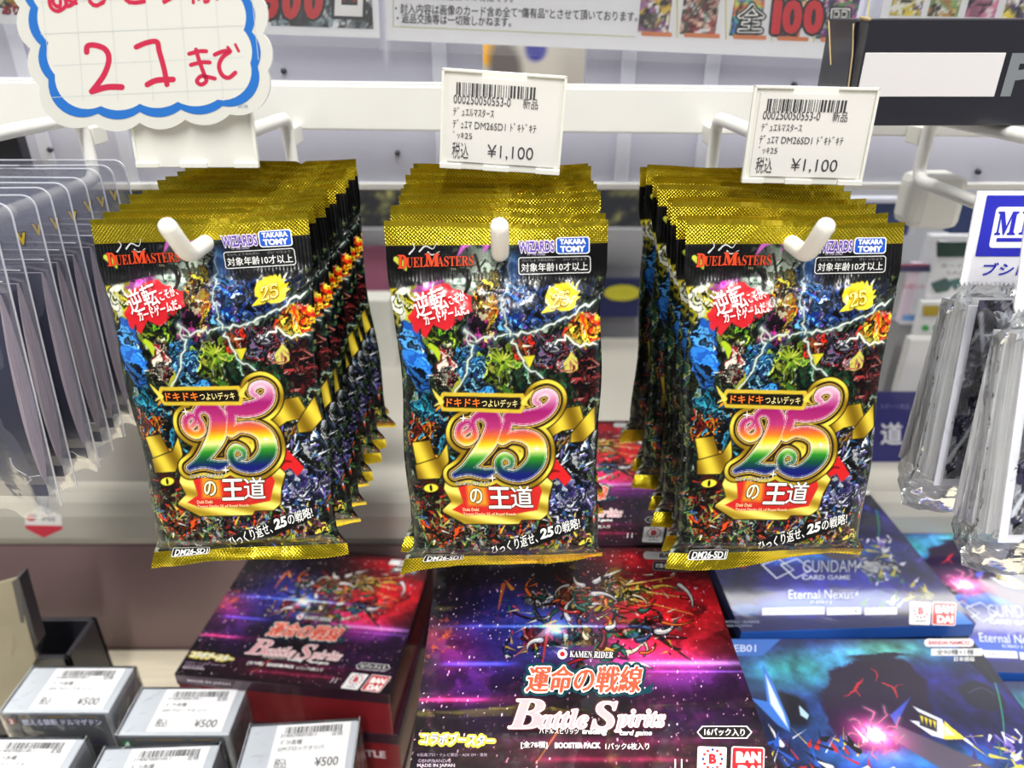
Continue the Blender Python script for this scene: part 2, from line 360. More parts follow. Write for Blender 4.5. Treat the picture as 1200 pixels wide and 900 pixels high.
    def shards(s, box, pal, n, lmin, lmax, wmax, seed, angs=(0, 360)):
        rr = random.Random(seed); x0, y0, x1, y1 = box
        for i in range(n):
            cx = rr.uniform(x0, x1); cy = rr.uniform(y0, y1); l = rr.uniform(lmin, lmax); a = math.radians(rr.uniform(*angs)); wv = rr.uniform(.6, wmax)
            A = s.L(cx, cy); r = (l+3)*s.px*1.6
            i0 = int((A[0]-r-s.x0)/(s.x1-s.x0)*(s.nx-1)); i1 = int((A[0]+r-s.x0)/(s.x1-s.x0)*(s.nx-1))+2
            j0 = int((A[1]-r-s.y0)/(s.y1-s.y0)*(s.ny-1)); j1 = int((A[1]+r-s.y0)/(s.y1-s.y0)*(s.ny-1)); j0, j1 = min(j0, j1), max(j0, j1)+2
            i0 = max(i0, 0); j0 = max(j0, 0)
            if i1 <= i0 or j1 <= j0: continue
            X = s.X[j0:j1, i0:i1]; Y = s.Y[j0:j1, i0:i1]
            if not X.size: continue
            dx = math.cos(a)*l*s.px/2; dy = math.sin(a)*l*s.px/2; ax, ay = A[0]-dx, A[1]-dy; ex, ey = 2*dx, 2*dy
            t = np.clip(((X-ax)*ex+(Y-ay)*ey)/(ex*ex+ey*ey+1e-15), 0, 1); d = np.hypot(X-ax-t*ex, Y-ay-t*ey)/s.px - wv*(1-t)
            m = np.clip(.5-d, 0, 1)[..., None]; s.I[j0:j1, i0:i1] = s.I[j0:j1, i0:i1]*(1-m)+np.array(rr.choice(pal), float)*m
    def colors(s):
        c = np.clip(s.I, 0, 255)/255; c = np.where(c <= .04045, c/12.92, ((c+.055)/1.055)**2.4)
        return np.concatenate([c, np.ones(c.shape[:2]+(1,))], -1).reshape(-1, 4).astype(np.float32)
    def grid_mesh(s, name, P, m):
        """P: (ny, nx, 3) positions"""
        me = bpy.data.meshes.new(name); nx, ny = s.nx, s.ny
        i = np.arange(nx*ny).reshape(ny, nx); q = np.stack([i[:-1, :-1], i[:-1, 1:], i[1:, 1:], i[1:, :-1]], -1).reshape(-1, 4)
        me.vertices.add(nx*ny); me.vertices.foreach_set('co', P.reshape(-1).astype(np.float32))
        me.loops.add(q.size); me.loops.foreach_set('vertex_index', q.reshape(-1).astype(np.int32))
        me.polygons.add(len(q)); me.polygons.foreach_set('loop_start', np.arange(0, q.size, 4, dtype=np.int32)); me.polygons.foreach_set('loop_total', np.full(len(q), 4, np.int32))
        me.materials.append(m); me.update(calc_edges=True); me.polygons.foreach_set('use_smooth', np.ones(len(q), bool))
        ca = me.color_attributes.new('Col', 'FLOAT_COLOR', 'POINT'); ca.data.foreach_set('color', s.colors().ravel())
        fo = me.color_attributes.new('foil', 'FLOAT_COLOR', 'POINT'); fo.data.foreach_set('color', np.concatenate([s.foil, np.ones(s.foil.shape[:2]+(1,))], -1).astype(np.float32).ravel())
        return me

M = dict(
    white_metal=mat('white_enamel', (232, 231, 226), .35, 0, .3, .02, 25, .05, 200),
    wire=mat('white_coated_wire', (236, 235, 230), .3, 0, .5, .02, 60),
    panel=mat('lilac_grey_panel', (192, 193, 208), .55, 0, 0, .03, 5, .05, 400),
    seam=mat('pale_seam', (214, 216, 228), .45),
    bracket=mat('ivory_plastic', (222, 221, 212), .4, 0, .2),
    holder=mat('ivory_holder', (226, 225, 217), .3, 0, .5, .02),
    paper=mat('white_paper', (236, 236, 238), .7, 0, 0, .015),
    label=mat('label_paper', (222, 219, 214), .5, 0, .3, .015),
    clear=film_mat('clear_sheet', .03, .35, bump=.05),
    print=print_mat('ink', .45, .3),
    gloss=print_mat('gloss_ink', .3, .8, .06),
    bagink=print_mat('bag_ink', .35, .3, .1),
)
# ================================================================== the setting
def struct(name, mb, m): o = mb.build(name, m); o['kind'] = 'structure'; return o
TZ = -.5155                                   # table top, relative to the camera
mw = mat('pale_wood_top', (232, 222, 198), .45, 0, .2, .10, 14, .1, 120, stretch=(1, 14, 1))
b = MB(); b.box(-1.2, -.35, ZC+TZ-.03, 1.2, .478, ZC+TZ); 
o = b.build('display_table', mw); tag(o, 'pale wood table top that carries the stacks of boxes', 'table')
b = MB(); b.box(-3.5, -2.5, -.05, 3.5, 5, 0); struct('floor', b, mat('grey_floor', (150, 148, 144), .4, 0, .1, .06, 3))
b = MB(); b.box(-3.5, 4.0, 0, 3.5, 4.1, 3.0); struct('wall_back', b, mat('far_wall', (190, 190, 196), .7, 0, 0, .05, 2))
b = MB(); b.box(-3.5, -2.5, ZC+1.42, 3.5, 5, ZC+1.5); struct('ceiling', b, mat('ceiling_board', (150, 150, 150), .8))
b = MB(); b.box(-3.5, -2.49, 0, 3.5, -2.40, 2.3); struct('unseen_dark_wall', b, mat('reflection_darkener', (84, 82, 86), .7, 0, 0, .4, 6))  # unseen wall behind the camera, added to darken reflections on the packs
# back board of the table and the grey rail of the shelf behind
b = MB(); b.box(-1.2, .480, 0, 1.2, .492, ZC-.397)
tag(b.build('back_board', mat('mauve_board', (126, 104, 104), .42, 0, .25, .10, 3, .04, 60, stretch=(1, 1, .3))), 'dull mauve board standing upright behind the table top', 'board')
mr = mat('beige_enamel', (176, 172, 162), .38, 0, .3, .03, 8)
b = MB()
prof = [(.484, -.397), (.478, -.393), (.474, -.384), (.474, -.362), (.478, -.351), (.486, -.346), (.80, -.346), (.80, -.36), (.50, -.36), (.50, -.397)]
b.prism([(-1.2, y, ZC+z) for y, z in prof], (2.4, 0, 0))
rail = b.build('shelf_deck', mr); tag(rail, 'grey beige metal shelf deck with rounded front rail above the mauve board', 'shelf')
zr0, zr1, xr1 = PY(0, 567, .50).z, PY(0, 470, .50).z, PY(255, 520, .50).x
b = MB(); b.box(-1.2, .50, zr0, xr1, .512, zr1, bev=.0015)
rs = b.build('shelf_riser', mat('warm_grey_metal', (176, 172, 166), .45, 0, .2, .03, 6)); tag(rs, 'flat warm grey metal panel on the shelf deck, left of the far packs', 'panel')
b = MB(); b.box(-1.2, .506, ZC-.346, xr1-.002, .514, zr0); b.build('slot_shade_strip', mat('slot_shade_black', (30, 30, 32), .6), rs)  # black strip stands in for the shade in the slot under the panel
# hexagonal sticker on the rail
Lr = planeL(Vector((0, .474, ZC)), Vector((1, 0, 0)), Vector((0, 0, 1)))
D = Print(Lr)
hx = [(29, 603), (48, 592), (72, 604), (73, 620), (51, 630), (30, 619)]
D.poly(hx, (226, 224, 222), 1); D.poly([(30, 615), (73, 616), (73, 620), (51, 630), (30, 619)], (196, 52, 70), 2)
D.poly([(37+6*math.cos(k*.6), 606+4.5*math.sin(k*.6)) for k in range(10)], (190, 40, 60), 2); D.poly([(41+3*math.cos(k*.6), 605+3*math.sin(k*.6)) for k in range(10)], (90, 60, 140), 3)
D.text('free', 57, 607, 16, 7, (70, 70, 80), layer=2)
o = link('hexagon_sticker', D.mesh('hexagon_sticker', lambda x, y, l: (x, .474-l, ZC+y), M['print'])); tag(o, 'small white and red hexagonal sticker on the beige rail at left', 'sticker')

# upper lilac-grey back panel with its pale seams and screws, white lower edge
PYY = .505
def px_box(b, x0, y0, x1, y1, Y, t, bev=0):
    """a slab standing at depth Y whose front covers that part of the view"""
    p = PY(x0, y1, Y); q = PY(x1, y0, Y); b.box(p.x, Y, p.z, q.x, Y+t, q.z, bev=bev)
b = MB(); zb = PY(600, 216, PYY).z; zt = ZC+.10
wl = PY(566, 100, PYY).x; wr = PY(686, 100, PYY).x
b.box(-1.2, PYY, zb, wl, PYY+.012, zt); b.box(wr, PYY, zb, 1.2, PYY+.012, zt); b.box(wl, PYY, zb, wr, PYY+.012, PY(600, 112, PYY).z)
pan = b.build('rack_backboard', M['panel']); tag(pan, 'lilac grey perforated back panel with a square opening behind the hook bar', 'panel')
for x in (20, 119, 512, 735, 834, 1010):
    p = PY(x, 60, PYY).x; s = MB(); s.box(p-.0032, PYY-.002, zb, p+.006, PYY, zt, bev=.001); s.build('seam', M['seam'], pan)
s = MB(); s.box(-1.2, PYY-.004, zb-.003, 1.2, PYY+.014, zb+.0015, bev=.001); s.build('edge_trim', M['white_metal'], pan)
md = mat('dark_screw', (70, 70, 76), .5, .6)
for x, y in ((333, 83), (466, 179), (930, 99), (1145, 201), (60, 175)):
    p = PY(x, y, PYY); s = MB(); s.tube([(p.x, PYY, p.z), (p.x, PYY-.002, p.z)], .0018, 10); s.build('screw', md, pan)
# the hook bar
b = MB(); a0 = PY(0, 155, .44).z; a1 = PY(0, 102, .44).z
RB = Matrix.Translation((0, 0, (a0+a1)/2)) @ Matrix.Rotation(math.radians(.6), 4, 'Y') @ Matrix.Translation((0, 0, -(a0+a1)/2))
b.box(-1.2, .44, a0, 1.2, .452, a1, RB, bev=.0012); b.box(-1.2, .44, a1-.002, 1.2, .468, a1, RB, bev=.0008)
bar = b.build('hook_bar', M['white_metal']); tag(bar, 'white enamelled horizontal bar that carries the display hooks', 'bar')

# ================================================================== hooks
def hook(x, label, tip=True, front=.268, up=True, x_top=None):
    t = thing('display_hook', label, 'hook', (x, .44, ZC-.07), group='white wire hooks on the bar')
    loc = lambda p: Vector(p) - Vector((x, .44, ZC-.07))
    zu, zl, r = ZC-.050, ZC-.0835, .0034
    pts = [(x, .326, zu+.0015), (x, .36, zu+.001), (x, .405, zu)]
    for k in range(1, 6): a = k/6*math.pi/2; pts.append((x, .411+.009*math.sin(a)-.0, zu-.009*(1-math.cos(a))))
    pts += [(x, .420, zu-.016)]
    for k in range(0, 6): a = k/5*math.pi/2; pts.append((x, .420-.008*(1-math.cos(a)), zl+.008*(1-math.sin(a))))
    pts += [(x, .36, zl+.0005), (x, .30, zl+.001)]
    if tip:
        for k in range(0, 6): a = k/5*math.radians(50); pts.append((x, front+.006-.010*math.sin(a)/.77*.8, zl+.0015+.010*(1-math.cos(a))))
        e = pts[-1]; pts.append((x, e[1]-.0045, e[2]+.0055)); pts.append((x, e[1]-.0085, e[2]+.0105))
    else: pts.append((x, front, zl+.0015))
    b = MB(); b.tube([loc(p) for p in pts], r, 16); b.build('hook_wire', M['wire'], t)
    b = MB(); b.box(-.0025, -.0155, .004, .0025, -.0005, .014, bev=.0008); b.build('bracket', M['bracket'], t)
    return t
XL, XM, XR = -.1235, -.0045, .1125
hook(XL, 'white wire hook with upturned tip through the leftmost row of foil packs')
hook(XM, 'white wire hook with upturned tip through the middle row of foil packs')
hook(XR, 'white wire hook with upturned tip through the rightmost row of foil packs')
hook(-.2365, 'white wire hook at far left holding the clear sleeve pouches', True, .262)
hook(.2300, 'white wire hook at far right holding the blue-headed sleeve packs', True, .235)

# ================================================================== foil card packs
W, LN, T = .088, .1525, .0104
def pose(px, py, zc, tilt, roll):
    return Matrix.Translation(PC(px, py, zc)) @ Matrix.Rotation(-math.radians(roll), 4, 'Y') @ Matrix.Rotation(-math.radians(tilt), 4, 'X')
PM = pose(581, 259, .2855, 11.5, 1.2)
_ex = (PM.to_3x3() @ Vector((1, 0, 0))); _ez = (PM.to_3x3() @ Vector((0, 0, 1)))
_Lp0 = planeL(PM @ Vector((0, -.0045, 0)), _ex, _ez)
def Lp(px, py): return _Lp0(px, py)
NX, NY = 232, 400
cv = Canvas(-W/2, -LN, W/2, 0, NX, NY, Lp, .000345)
def paint_pack(c):
    A = c.patch
    c.I[:] = c.texture([(30, 60, 50), (20, 25, 30), (60, 90, 60), (35, 45, 80), (110, 120, 70)], .12, 1)
    # broad colour fields of the picture (no figures, only their colours and rhythm)
    A(560, 322, 48, 36, [(205, 218, 205), (170, 190, 175), (225, 230, 220), (90, 100, 80)], 0, .05, 2, .8, 60, .03)
    A(475, 352, 30, 36, [(228, 226, 60), (250, 245, 170), (200, 190, 40), (245, 250, 225)], 20, .05, 3, .9, 30, .03)
    A(500, 332, 17, 11, [(196, 70, 180), (230, 120, 210)], 30, .08, 1, .7, 0, .03)
    c.stroke([(538, 297, 1), (544, 288, 3), (556, 283, 4), (570, 285, 4), (566, 296, 1)], (190, 90, 185))
    c.stroke([(540, 320, 1), (548, 328, 3.5), (546, 342, 2), (538, 348, .5)], (35, 30, 28)); c.stroke([(556, 300, 1.5), (563, 325, 1.6), (566, 345, 1)], (60, 45, 30))
    A(572, 352, 26, 26, [(240, 215, 80), (225, 130, 40), (250, 245, 200), (120, 60, 20)], -30, .14, 4, 1, 40)
    A(563, 388, 22, 18, [(190, 60, 150), (110, 50, 110), (240, 200, 120), (50, 25, 50)], 20, .1, 5)
    A(610, 352, 30, 44, [(40, 95, 190), (90, 160, 225), (25, 40, 110), (120, 90, 190), (215, 230, 245)], 12, .11, 2, 1.1, 70)
    A(605, 385, 16, 26, [(45, 110, 200), (20, 50, 120), (110, 180, 230)], 0, .1, 6)
    A(655, 345, 34, 34, [(20, 30, 70), (45, 90, 180), (15, 18, 30), (110, 140, 200)], 0, .12, 3, 1.1, 20)
    A(498, 420, 34, 46, [(50, 80, 45), (20, 35, 28), (110, 130, 80), (30, 60, 60)], 0, .12, 0)
    A(518, 400, 26, 18, [(110, 165, 45), (180, 200, 70), (60, 80, 60), (40, 50, 30)], -20, .12, 1, 1, 30)
    A(482, 425, 17, 52, [(58, 135, 210), (40, 100, 180), (95, 170, 230), (15, 30, 60)], 8, .07, 5, .7, 60, .06)
    A(517, 432, 14, 28, [(225, 215, 200), (150, 35, 45), (190, 190, 170), (40, 30, 30)], -8, .16, 2, .7, 0)
    c.stroke([(527, 458, 3.5), (537, 440, 3), (543, 420, .5)], (190, 185, 50)); c.stroke([(500, 405, 3), (507, 412, 4), (509, 422, 1)], (190, 215, 60))
    A(557, 438, 27, 40, [(70, 150, 200), (35, 95, 160), (140, 200, 220), (30, 60, 100)], 20, .14, 3, .8, 80, .06)
    A(590, 430, 26, 34, [(150, 175, 50), (70, 110, 40), (200, 210, 90), (30, 50, 30)], 0, .13, 4, 1, 0)
    for i in range(15):
        a = math.radians(-170+i*20); x, y = 588+4*math.cos(a), 424+4*math.sin(a)
        c.stroke([(x, y, 1.8), (x+17*math.cos(a), y+13*math.sin(a), .3)], random.Random(i).choice([(170, 190, 60), (110, 150, 40), (205, 210, 100)]), smooth=False)
    A(640, 452, 44, 30, [(20, 70, 48), (12, 35, 28), (40, 110, 70), (60, 60, 40)], 0, .1, 6)
    A(647, 408, 34, 26, [(50, 48, 62), (110, 100, 130), (160, 30, 40), (22, 18, 24), (180, 180, 190)], 0, .15, 1, 1, 30)
    A(612, 408, 15, 13, [(200, 55, 25), (235, 120, 40), (120, 25, 20)], 0, .12, 2)
    c.poly([(612, 417), (628, 416), (620, 432)], (225, 215, 60)); c.poly([(662, 425), (672, 412), (684, 424), (680, 436), (664, 436)], (218, 214, 110), warp=.1)
    A(690, 385, 24, 25, [(235, 70, 25), (250, 165, 30), (250, 230, 90), (170, 30, 20)], 0, .11, 5, 1, 20, .05)
    A(692, 445, 18, 36, [(90, 25, 28), (40, 14, 18), (150, 60, 60), (20, 10, 14)], 0, .13, 3, .8, 60)
    A(492, 480, 18, 26, [(30, 110, 130), (20, 50, 90), (60, 150, 170)], 0, .12, 1)
    A(492, 515, 22, 24, [(235, 95, 25), (250, 180, 60), (130, 35, 20), (40, 15, 12)], 0, .14, 4, 1, 20)
    A(520, 498, 18, 40, [(25, 90, 130), (15, 45, 70), (60, 140, 170), (20, 25, 30)], 0, .12, 2)
    A(680, 530, 30, 36, [(30, 34, 42), (230, 235, 240), (60, 75, 95), (18, 20, 26)], 0, .13, 0, 1, 25)
    A(672, 515, 10, 6, [(210, 170, 70), (150, 60, 40)], 0, .12, 2)
    A(672, 585, 38, 38, [(60, 60, 120), (120, 100, 180), (200, 205, 235), (25, 22, 45), (50, 90, 140)], 0, .15, 3, 1, 30)
    A(502, 590, 22, 34, [(130, 25, 35), (60, 15, 25), (90, 110, 50), (35, 30, 35)], 0, .13, 5)
    A(590, 630, 115, 30, [(60, 110, 90), (180, 60, 40), (60, 70, 150), (200, 180, 60), (120, 60, 130), (30, 30, 34), (150, 160, 150)], 0, .17, 6, .8, 20, .12)
    A(510, 625, 30, 26, [(215, 90, 35), (50, 60, 40), (150, 150, 120), (90, 40, 30)], 0, .17, 2, 1, 40)
    A(640, 640, 20, 12, [(200, 200, 70), (150, 130, 40)], 0, .13, 1); A(686, 640, 20, 20, [(220, 160, 40), (120, 70, 90), (240, 210, 90), (60, 30, 50)], 0, .14, 4, 1, 60)
    for bx, pal, n, lm in (((470, 290, 700, 460), [(15, 18, 20), (240, 242, 230), (10, 12, 14), (60, 70, 60)], 170, 12), ((480, 600, 705, 655), [(240, 220, 90), (230, 90, 40), (15, 15, 18), (90, 130, 200), (235, 235, 235), (110, 160, 90)], 260, 11),
                           ((640, 500, 705, 610), [(235, 240, 245), (20, 20, 26), (130, 120, 190), (60, 120, 180)], 120, 10), ((470, 560, 520, 640), [(200, 70, 40), (20, 16, 18), (150, 160, 90)], 50, 10),
                           ((476, 480, 530, 535), [(250, 170, 40), (20, 30, 36), (90, 190, 220), (200, 60, 20)], 60, 10), ((655, 410, 705, 470), [(130, 40, 40), (12, 8, 10), (180, 120, 110)], 45, 14)):
        c.shards(bx, pal, int(n*.55), 4, lm*1.5, 1.9, n)
    c.I = 255*(np.clip(c.I, 0, 255)/255)**1.22*.95
    c.bolt([(545, 385), (560, 398), (600, 392), (640, 384), (668, 372), (690, 360), (706, 352)], 1.6, seed=1)
    c.bolt([(600, 394), (613, 425), (632, 440), (655, 462), (672, 488)], 1.5, seed=2); c.bolt([(545, 385), (552, 410), (535, 450), (520, 470)], 1.3, seed=3)
    c.bolt([(598, 392), (590, 350), (600, 300)], 1.1, seed=5)
    c.bolt([(655, 405), (668, 392), (678, 405), (706, 405)], 1.4, (250, 250, 235), 4)
    # red brush splash and gold emblem
    red = [(479, 372), (492, 345), (520, 334), (528, 340), (548, 352), (549, 366), (530, 372), (522, 384), (505, 376), (497, 393), (489, 381), (481, 386)]
    c.poly(red, (205, 34, 44), 3, 1.5, .35); 
    c.ell(662, 350, 19, 16, (232, 208, 40), -20, .1, .25); c.stroke([(652, 360, 5), (640, 366, 1)], (228, 205, 40))
    for i in range(7): a = -120+i*22; x, y = 664+15*math.cos(math.radians(a)), 348+13*math.sin(math.radians(a)); c.stroke([(x, y, 3), (x+7*math.cos(math.radians(a-30)), y+7*math.sin(math.radians(a-30)), .3)], (235, 212, 50), smooth=False)
    c.ell(661, 351, 14, 11, (214, 180, 25), -20, .25, .1)
    # ribbons
    def gold(pts, dark=(120, 92, 10), light=(226, 200, 60)):
        g = np.clip(.5+.5*np.sin(c.U*.16+c.V*.07), 0, 1)[..., None]; c.poly(pts, (40, 30, 5), 1.3); c.poly(pts, np.array(dark, float)*(1-g)+np.array(light, float)*g, 0)
    gold([(478, 520), (500, 516), (508, 540), (484, 546)]); gold([(482, 546), (512, 536), (522, 520), (524, 540), (512, 560), (484, 562)])
    gold([(645, 500), (668, 478), (684, 476), (690, 492), (680, 502), (664, 504), (650, 512)]); gold([(676, 508), (688, 494), (703, 478), (706, 505), (692, 517), (676, 518)])
    c.poly([(622, 574), (640, 548), (656, 536), (668, 550), (676, 560), (668, 568), (660, 558), (650, 562), (634, 578)], (208, 32, 34), 1); c.stroke([(640, 566, 2), (652, 552, 2), (662, 552, 1)], (120, 12, 16))
    # eye of a beast at the left edge
    c.ell(500, 572, 11, 6, (225, 215, 60), 8, .2); c.ell(500, 572, 2.2, 5, (15, 12, 8), 0, .3); c.stroke([(487, 570, .8), (500, 564, 1.5), (514, 571, .8)], (60, 20, 10))
    # plaque
    plq = [(524, 553), (534, 556), (640, 556), (650, 566), (644, 582), (642, 600), (634, 606), (610, 606), (606, 611), (540, 611), (515, 598), (527, 588), (519, 572)]
    g = np.clip(.55+.45*np.sin(c.V*.25+c.U*.08), 0, 1)[..., None]
    c.poly(plq, (50, 38, 6), 4); c.poly(plq, np.array((150, 118, 20.))*(1-g)+np.array((248, 232, 110.))*g, 2.5)
    c.poly([(532, 566), (545, 560), (634, 562), (640, 574), (632, 598), (600, 603), (540, 604), (522, 597), (538, 588)], (202, 40, 36), -1)
    c.poly([(545, 562), (568, 562), (570, 592), (545, 592)], (226, 150, 40), 0, 6)
    # banner
    # the big numeral
    two = [(543, 507, 1.2), (550, 500, 1.8), (546, 494, 2.2), (537, 499, 3), (536, 510, 3.6), (546, 517, 3.4), (556, 510, 3), (552, 494, 2.6), (560, 486, 4), (572, 486, 8), (579, 498, 9.5), (573, 517, 9.5), (560, 534, 7.5), (546, 548, 5), (531, 556, 2.5)]
    base = [(533, 555, 2.5), (550, 551, 4.5), (568, 554, 5), (578, 552, 3)]
    five = [(597, 487, 4), (594, 502, 5), (590, 515, 4.2), (602, 510, 4.5), (620, 511, 7), (633, 520, 9.5), (634, 538, 10), (622, 552, 8.5), (606, 557, 6), (590, 552, 4.5), (586, 541, 3.2), (593, 533, 2.6), (602, 537, 2.2), (602, 545, 1.5), (596, 547, .8)]
    flag = [(597, 488, 6.5), (615, 489, 8), (634, 485, 8), (647, 476, 6), (650, 465, 4), (642, 459, 2.8), (631, 462, 2.4), (628, 469, 2), (633, 473, 1.4)]
    d = np.minimum.reduce([c.sdist(q) for q in (two, base, five, flag)])-1.6
    g = np.clip(.5+.5*np.sin(c.V*.11+c.U*.05), 0, 1)[..., None]
    c.blend(np.clip(13-d, 0, 1), (30, 22, 4)); c.blend(np.clip(11.5-d, 0, 1), np.array((138, 108, 18.))*(1-g)+np.array((236, 214, 70.))*g)
    c.blend(np.clip(7-d, 0, 1), (52, 38, 8)); c.blend(np.clip(5.5-d, 0, 1), (18, 14, 16)); c.blend(np.clip(4-d, 0, 1), (214, 170, 60)); c.blend(np.clip(2.6-d, 0, 1), (20, 16, 20)); c.blend(np.clip(1.4-d, 0, 1), (235, 225, 200))
    yv = np.array([c.L(590, y)[1] for y in (462, 482, 500, 512, 520, 527, 537, 546, 556)])
    cols = np.array([(226, 170, 196), (150, 26, 100), (176, 50, 110), (220, 110, 36), (240, 200, 30), (248, 240, 150), (44, 136, 34), (12, 74, 52), (16, 24, 104)], float)
    rb = np.stack([np.interp(c.Y, yv[::-1], cols[::-1, i]) for i in range(3)], -1); c.blend(np.clip(-d+.3, 0, 1), rb)
    c.blend(np.clip(1-np.abs(d+1.7)*1.4, 0, 1)*.55, (255, 255, 250))
    c.poly([(513, 461), (612, 462), (616, 470), (611, 482), (514, 480), (509, 470)], (205, 176, 50), 1.6); c.poly([(515, 464), (609, 465), (612, 471), (609, 479), (515, 477), (512, 470)], (22, 18, 12), 0)
    for sx, sg in ((512, -1), (613, 1)): c.stroke([(sx, 471, 3), (sx+sg*7, 463, 2), (sx+sg*12, 456, .4)], (225, 205, 80)); c.stroke([(sx, 471, 2), (sx+sg*9, 476, .4)], (225, 205, 80))
    # slogan outline bar, code box
    c.poly([(571, 650), (572, 640), (684, 606), (687, 618), (580, 656)], (14, 14, 16), 1)
    # seals: gold foil strips and the ribbed black band
    v = -c.Y/LN; u = c.X/W
    blk = np.clip((.160+.012*np.sin(u*9)-v)/.006, 0, 1)*np.clip(.65+.5*np.abs(u*2-.05), 0, 1)
    c.blend(blk*np.clip(1-np.exp(-((u+.02)/.11)**2)*.9, 0, 1)*np.where(u > -.02, 1, .93), (7, 7, 8)); 
    c.stroke([(536, 300, 1), (544, 288, 3), (556, 284, 3.5), (569, 287, 3), (566, 296, 1)], (176, 84, 168)); 
    c.blend(np.exp(-((u-.08)/.035)**2)*np.clip((v-.07)/.02, 0, 1)*np.clip((.17-v)/.02, 0, 1)*.7, (35, 75, 130))
    c.stroke([(462, 305, 3), (470, 311, 4), (474, 318, 1)], (195, 205, 70))
    top = np.clip((.060-v)/.002, 0, 1); bot = np.clip((v-.960)/.002, 0, 1)
    c.blend(top+bot, (206, 184, 38)); c.foil[..., 0] = np.clip(top+bot, 0, 1)*.92
    c.foil[..., 1] = np.clip((.060-v)/.004, 0, 1)*np.clip((v-.012)/.004, 0, 1)
    c.foil[..., 2] = np.clip((.155-v)/.01, 0, 1)*np.clip((v-.062)/.004, 0, 1)*.8 + bot*.0
    hz = np.clip((v-.955)/.004, 0, 1); c.foil[..., 1] += hz*.6
paint_pack(cv)
def sst(a, b_, x): t = np.clip((x-a)/(b_-a), 0, 1); return t*t*(3-2*t)
def pack_shape(x, z, seed, side=-1):
    """flat bag coordinates -> bulged bag; works on arrays and floats"""
    x = np.asarray(x, float); z = np.asarray(z, float); v = -z/LN; u = x/W
    bb = sst(.12, .25, v)*(1-sst(.915, .962, v)); cc = np.power(np.clip(1-np.abs(2*u)**5, 0, 1), .55)
    y = side*T/2*bb*cc
    r = fbm(u*7+seed*3.1, v*9+seed, seed % 8, 3)-.5; r2 = fbm(u*18+v*4+seed, v*5, (seed+3) % 8, 3)-.5
    tr = np.exp(-((v-.18)/.055)**2); trb = np.exp(-((v-.935)/.03)**2); body = bb*cc
    rad = np.sin((u+.1*np.sin(v*40+seed))*38+seed)*(np.exp(-((v-.185)/.03)**2))
    y = y + r*.0022*(tr+.30*body+.7*trb) + r2*.0010*(tr+trb+.15) + rad*.00035
    y = y + .0016*np.sin(u*5+seed)*(1-sst(.0, .16, v)) + side*0
    bs = sst(.945, 1., v)
    y = y + bs*(-.0035*np.cos(u*3+seed*1.3)) + (fbm(u*9, v*3+seed, seed % 8, 2)-.5)*.002*bs
    nx = x*(1-.058*bb*(1-.25*bb*np.cos(v*3))) + .0008*np.sin(v*14+seed)*bb
    z2 = z + .0012*np.sin(u*4+seed*2)*(1-sst(0, .1, v)) + bs*(.0018*np.sin(u*6.2+seed*1.7))
    z2 = z2 + bs*(.0058 if seed == 2 else .0026)*(u+.12)
    nx = nx - .0028*bs*np.clip(-u*2, 0, 1)
    z2 = z2 - .0014*np.exp(-((u-.19)/.018)**2)*(1-sst(0, .02, v))
    return nx, y, z2
MB_PACK = print_mat('printed_foil_bag', .3, .45, .1, True, .35, 45)
m_back = mat('black_bag_back', (26, 26, 30), .3, 0, .7, .05, 40, .3, 60)
gold_back = mat('gold_foil', (215, 188, 40), .33, .9, 0, .05, 40)
pack_front = []; pack_back = []
for sd in range(3):
    s_ = (2, 5, 11)[sd]
    nx, y, z = pack_shape(cv.X, cv.Y, s_); pack_front.append(cv.grid_mesh('printed_front', np.stack([nx, y, z], -1), MB_PACK))
    c2 = Canvas(-W/2, -LN, W/2, 0, 46, 80, Lp, .000345); nx, y, z = pack_shape(c2.X, c2.Y, s_, 1)
    # the rim of the back follows the front
    v = -c2.Y/LN; c2.I[:] = (24, 24, 28); c2.blend(np.clip((.06-v)/.002, 0, 1)+np.clip((v-.96)/.002, 0, 1), (215, 188, 40)); c2.foil[..., 0] = np.clip((.06-v)/.002, 0, 1)+np.clip((v-.96)/.002, 0, 1)
    me = c2.grid_mesh('bag_back', np.stack([nx, y+.00006, z], -1), MB_PACK); me.flip_normals(); pack_back.append(me)
# lettering of the pack
D = Print(Lp); D.sub = .0018; WH = (245, 245, 242)
D.text('DUEL MASTERS'.replace('DUEL MASTERS', '𝐃𝐔𝐄𝐋 𝐌𝐀𝐒𝐓𝐄𝐑𝐒'), 510, 308, 88, 12, (206, 70, 36), 1.5, .0, 0, 2, (30, 14, 8), .02)
D.text('𝐃', 470, 308, 11, 16, (222, 70, 34), 0, .02, 0, 5, (40, 16, 8), .03); D.text('𝐌', 505, 306, 17, 15, (222, 70, 34), 0, .02, 0, 5, (40, 16, 8), .03)
D.text('TM', 530, 317, 6, 3, (150, 140, 110))
for pts in ([(478, 299), (484, 292), (481, 287)], [(490, 296), (497, 290), (506, 293), (510, 285)], [(500, 297), (505, 300), (514, 296)]): D.stroke(pts, 2, (196, 198, 200), 2, .5)
D.text('WIZARDS', 629, 289, 42, 15, (96, 62, 160), 2, .03, 0, 3, (240, 236, 248), .06)
D.text('OF THE COAST', 629, 298.5, 22, 3.4, (190, 180, 210), 0, .01)
D.rect(672, 287.5, 40, 22, WH, 1, 4, 2); D.rect(672, 287.5, 37.5, 19.5, (30, 84, 190), 1, 3.2, 3)
D.text('TAKARA', 672, 282.5, 31, 7, WH, 1, .05, 0, 4); D.text('TOMY', 672, 292, 30, 8, WH, 1, .05, 0, 4)
D.rect(650.5, 312, 86, 20.5, (225, 225, 225), 1.5, 3.5, 2); D.rect(650.5, 312, 84.2, 18.6, (22, 22, 24), 1.5, 2.8, 3)
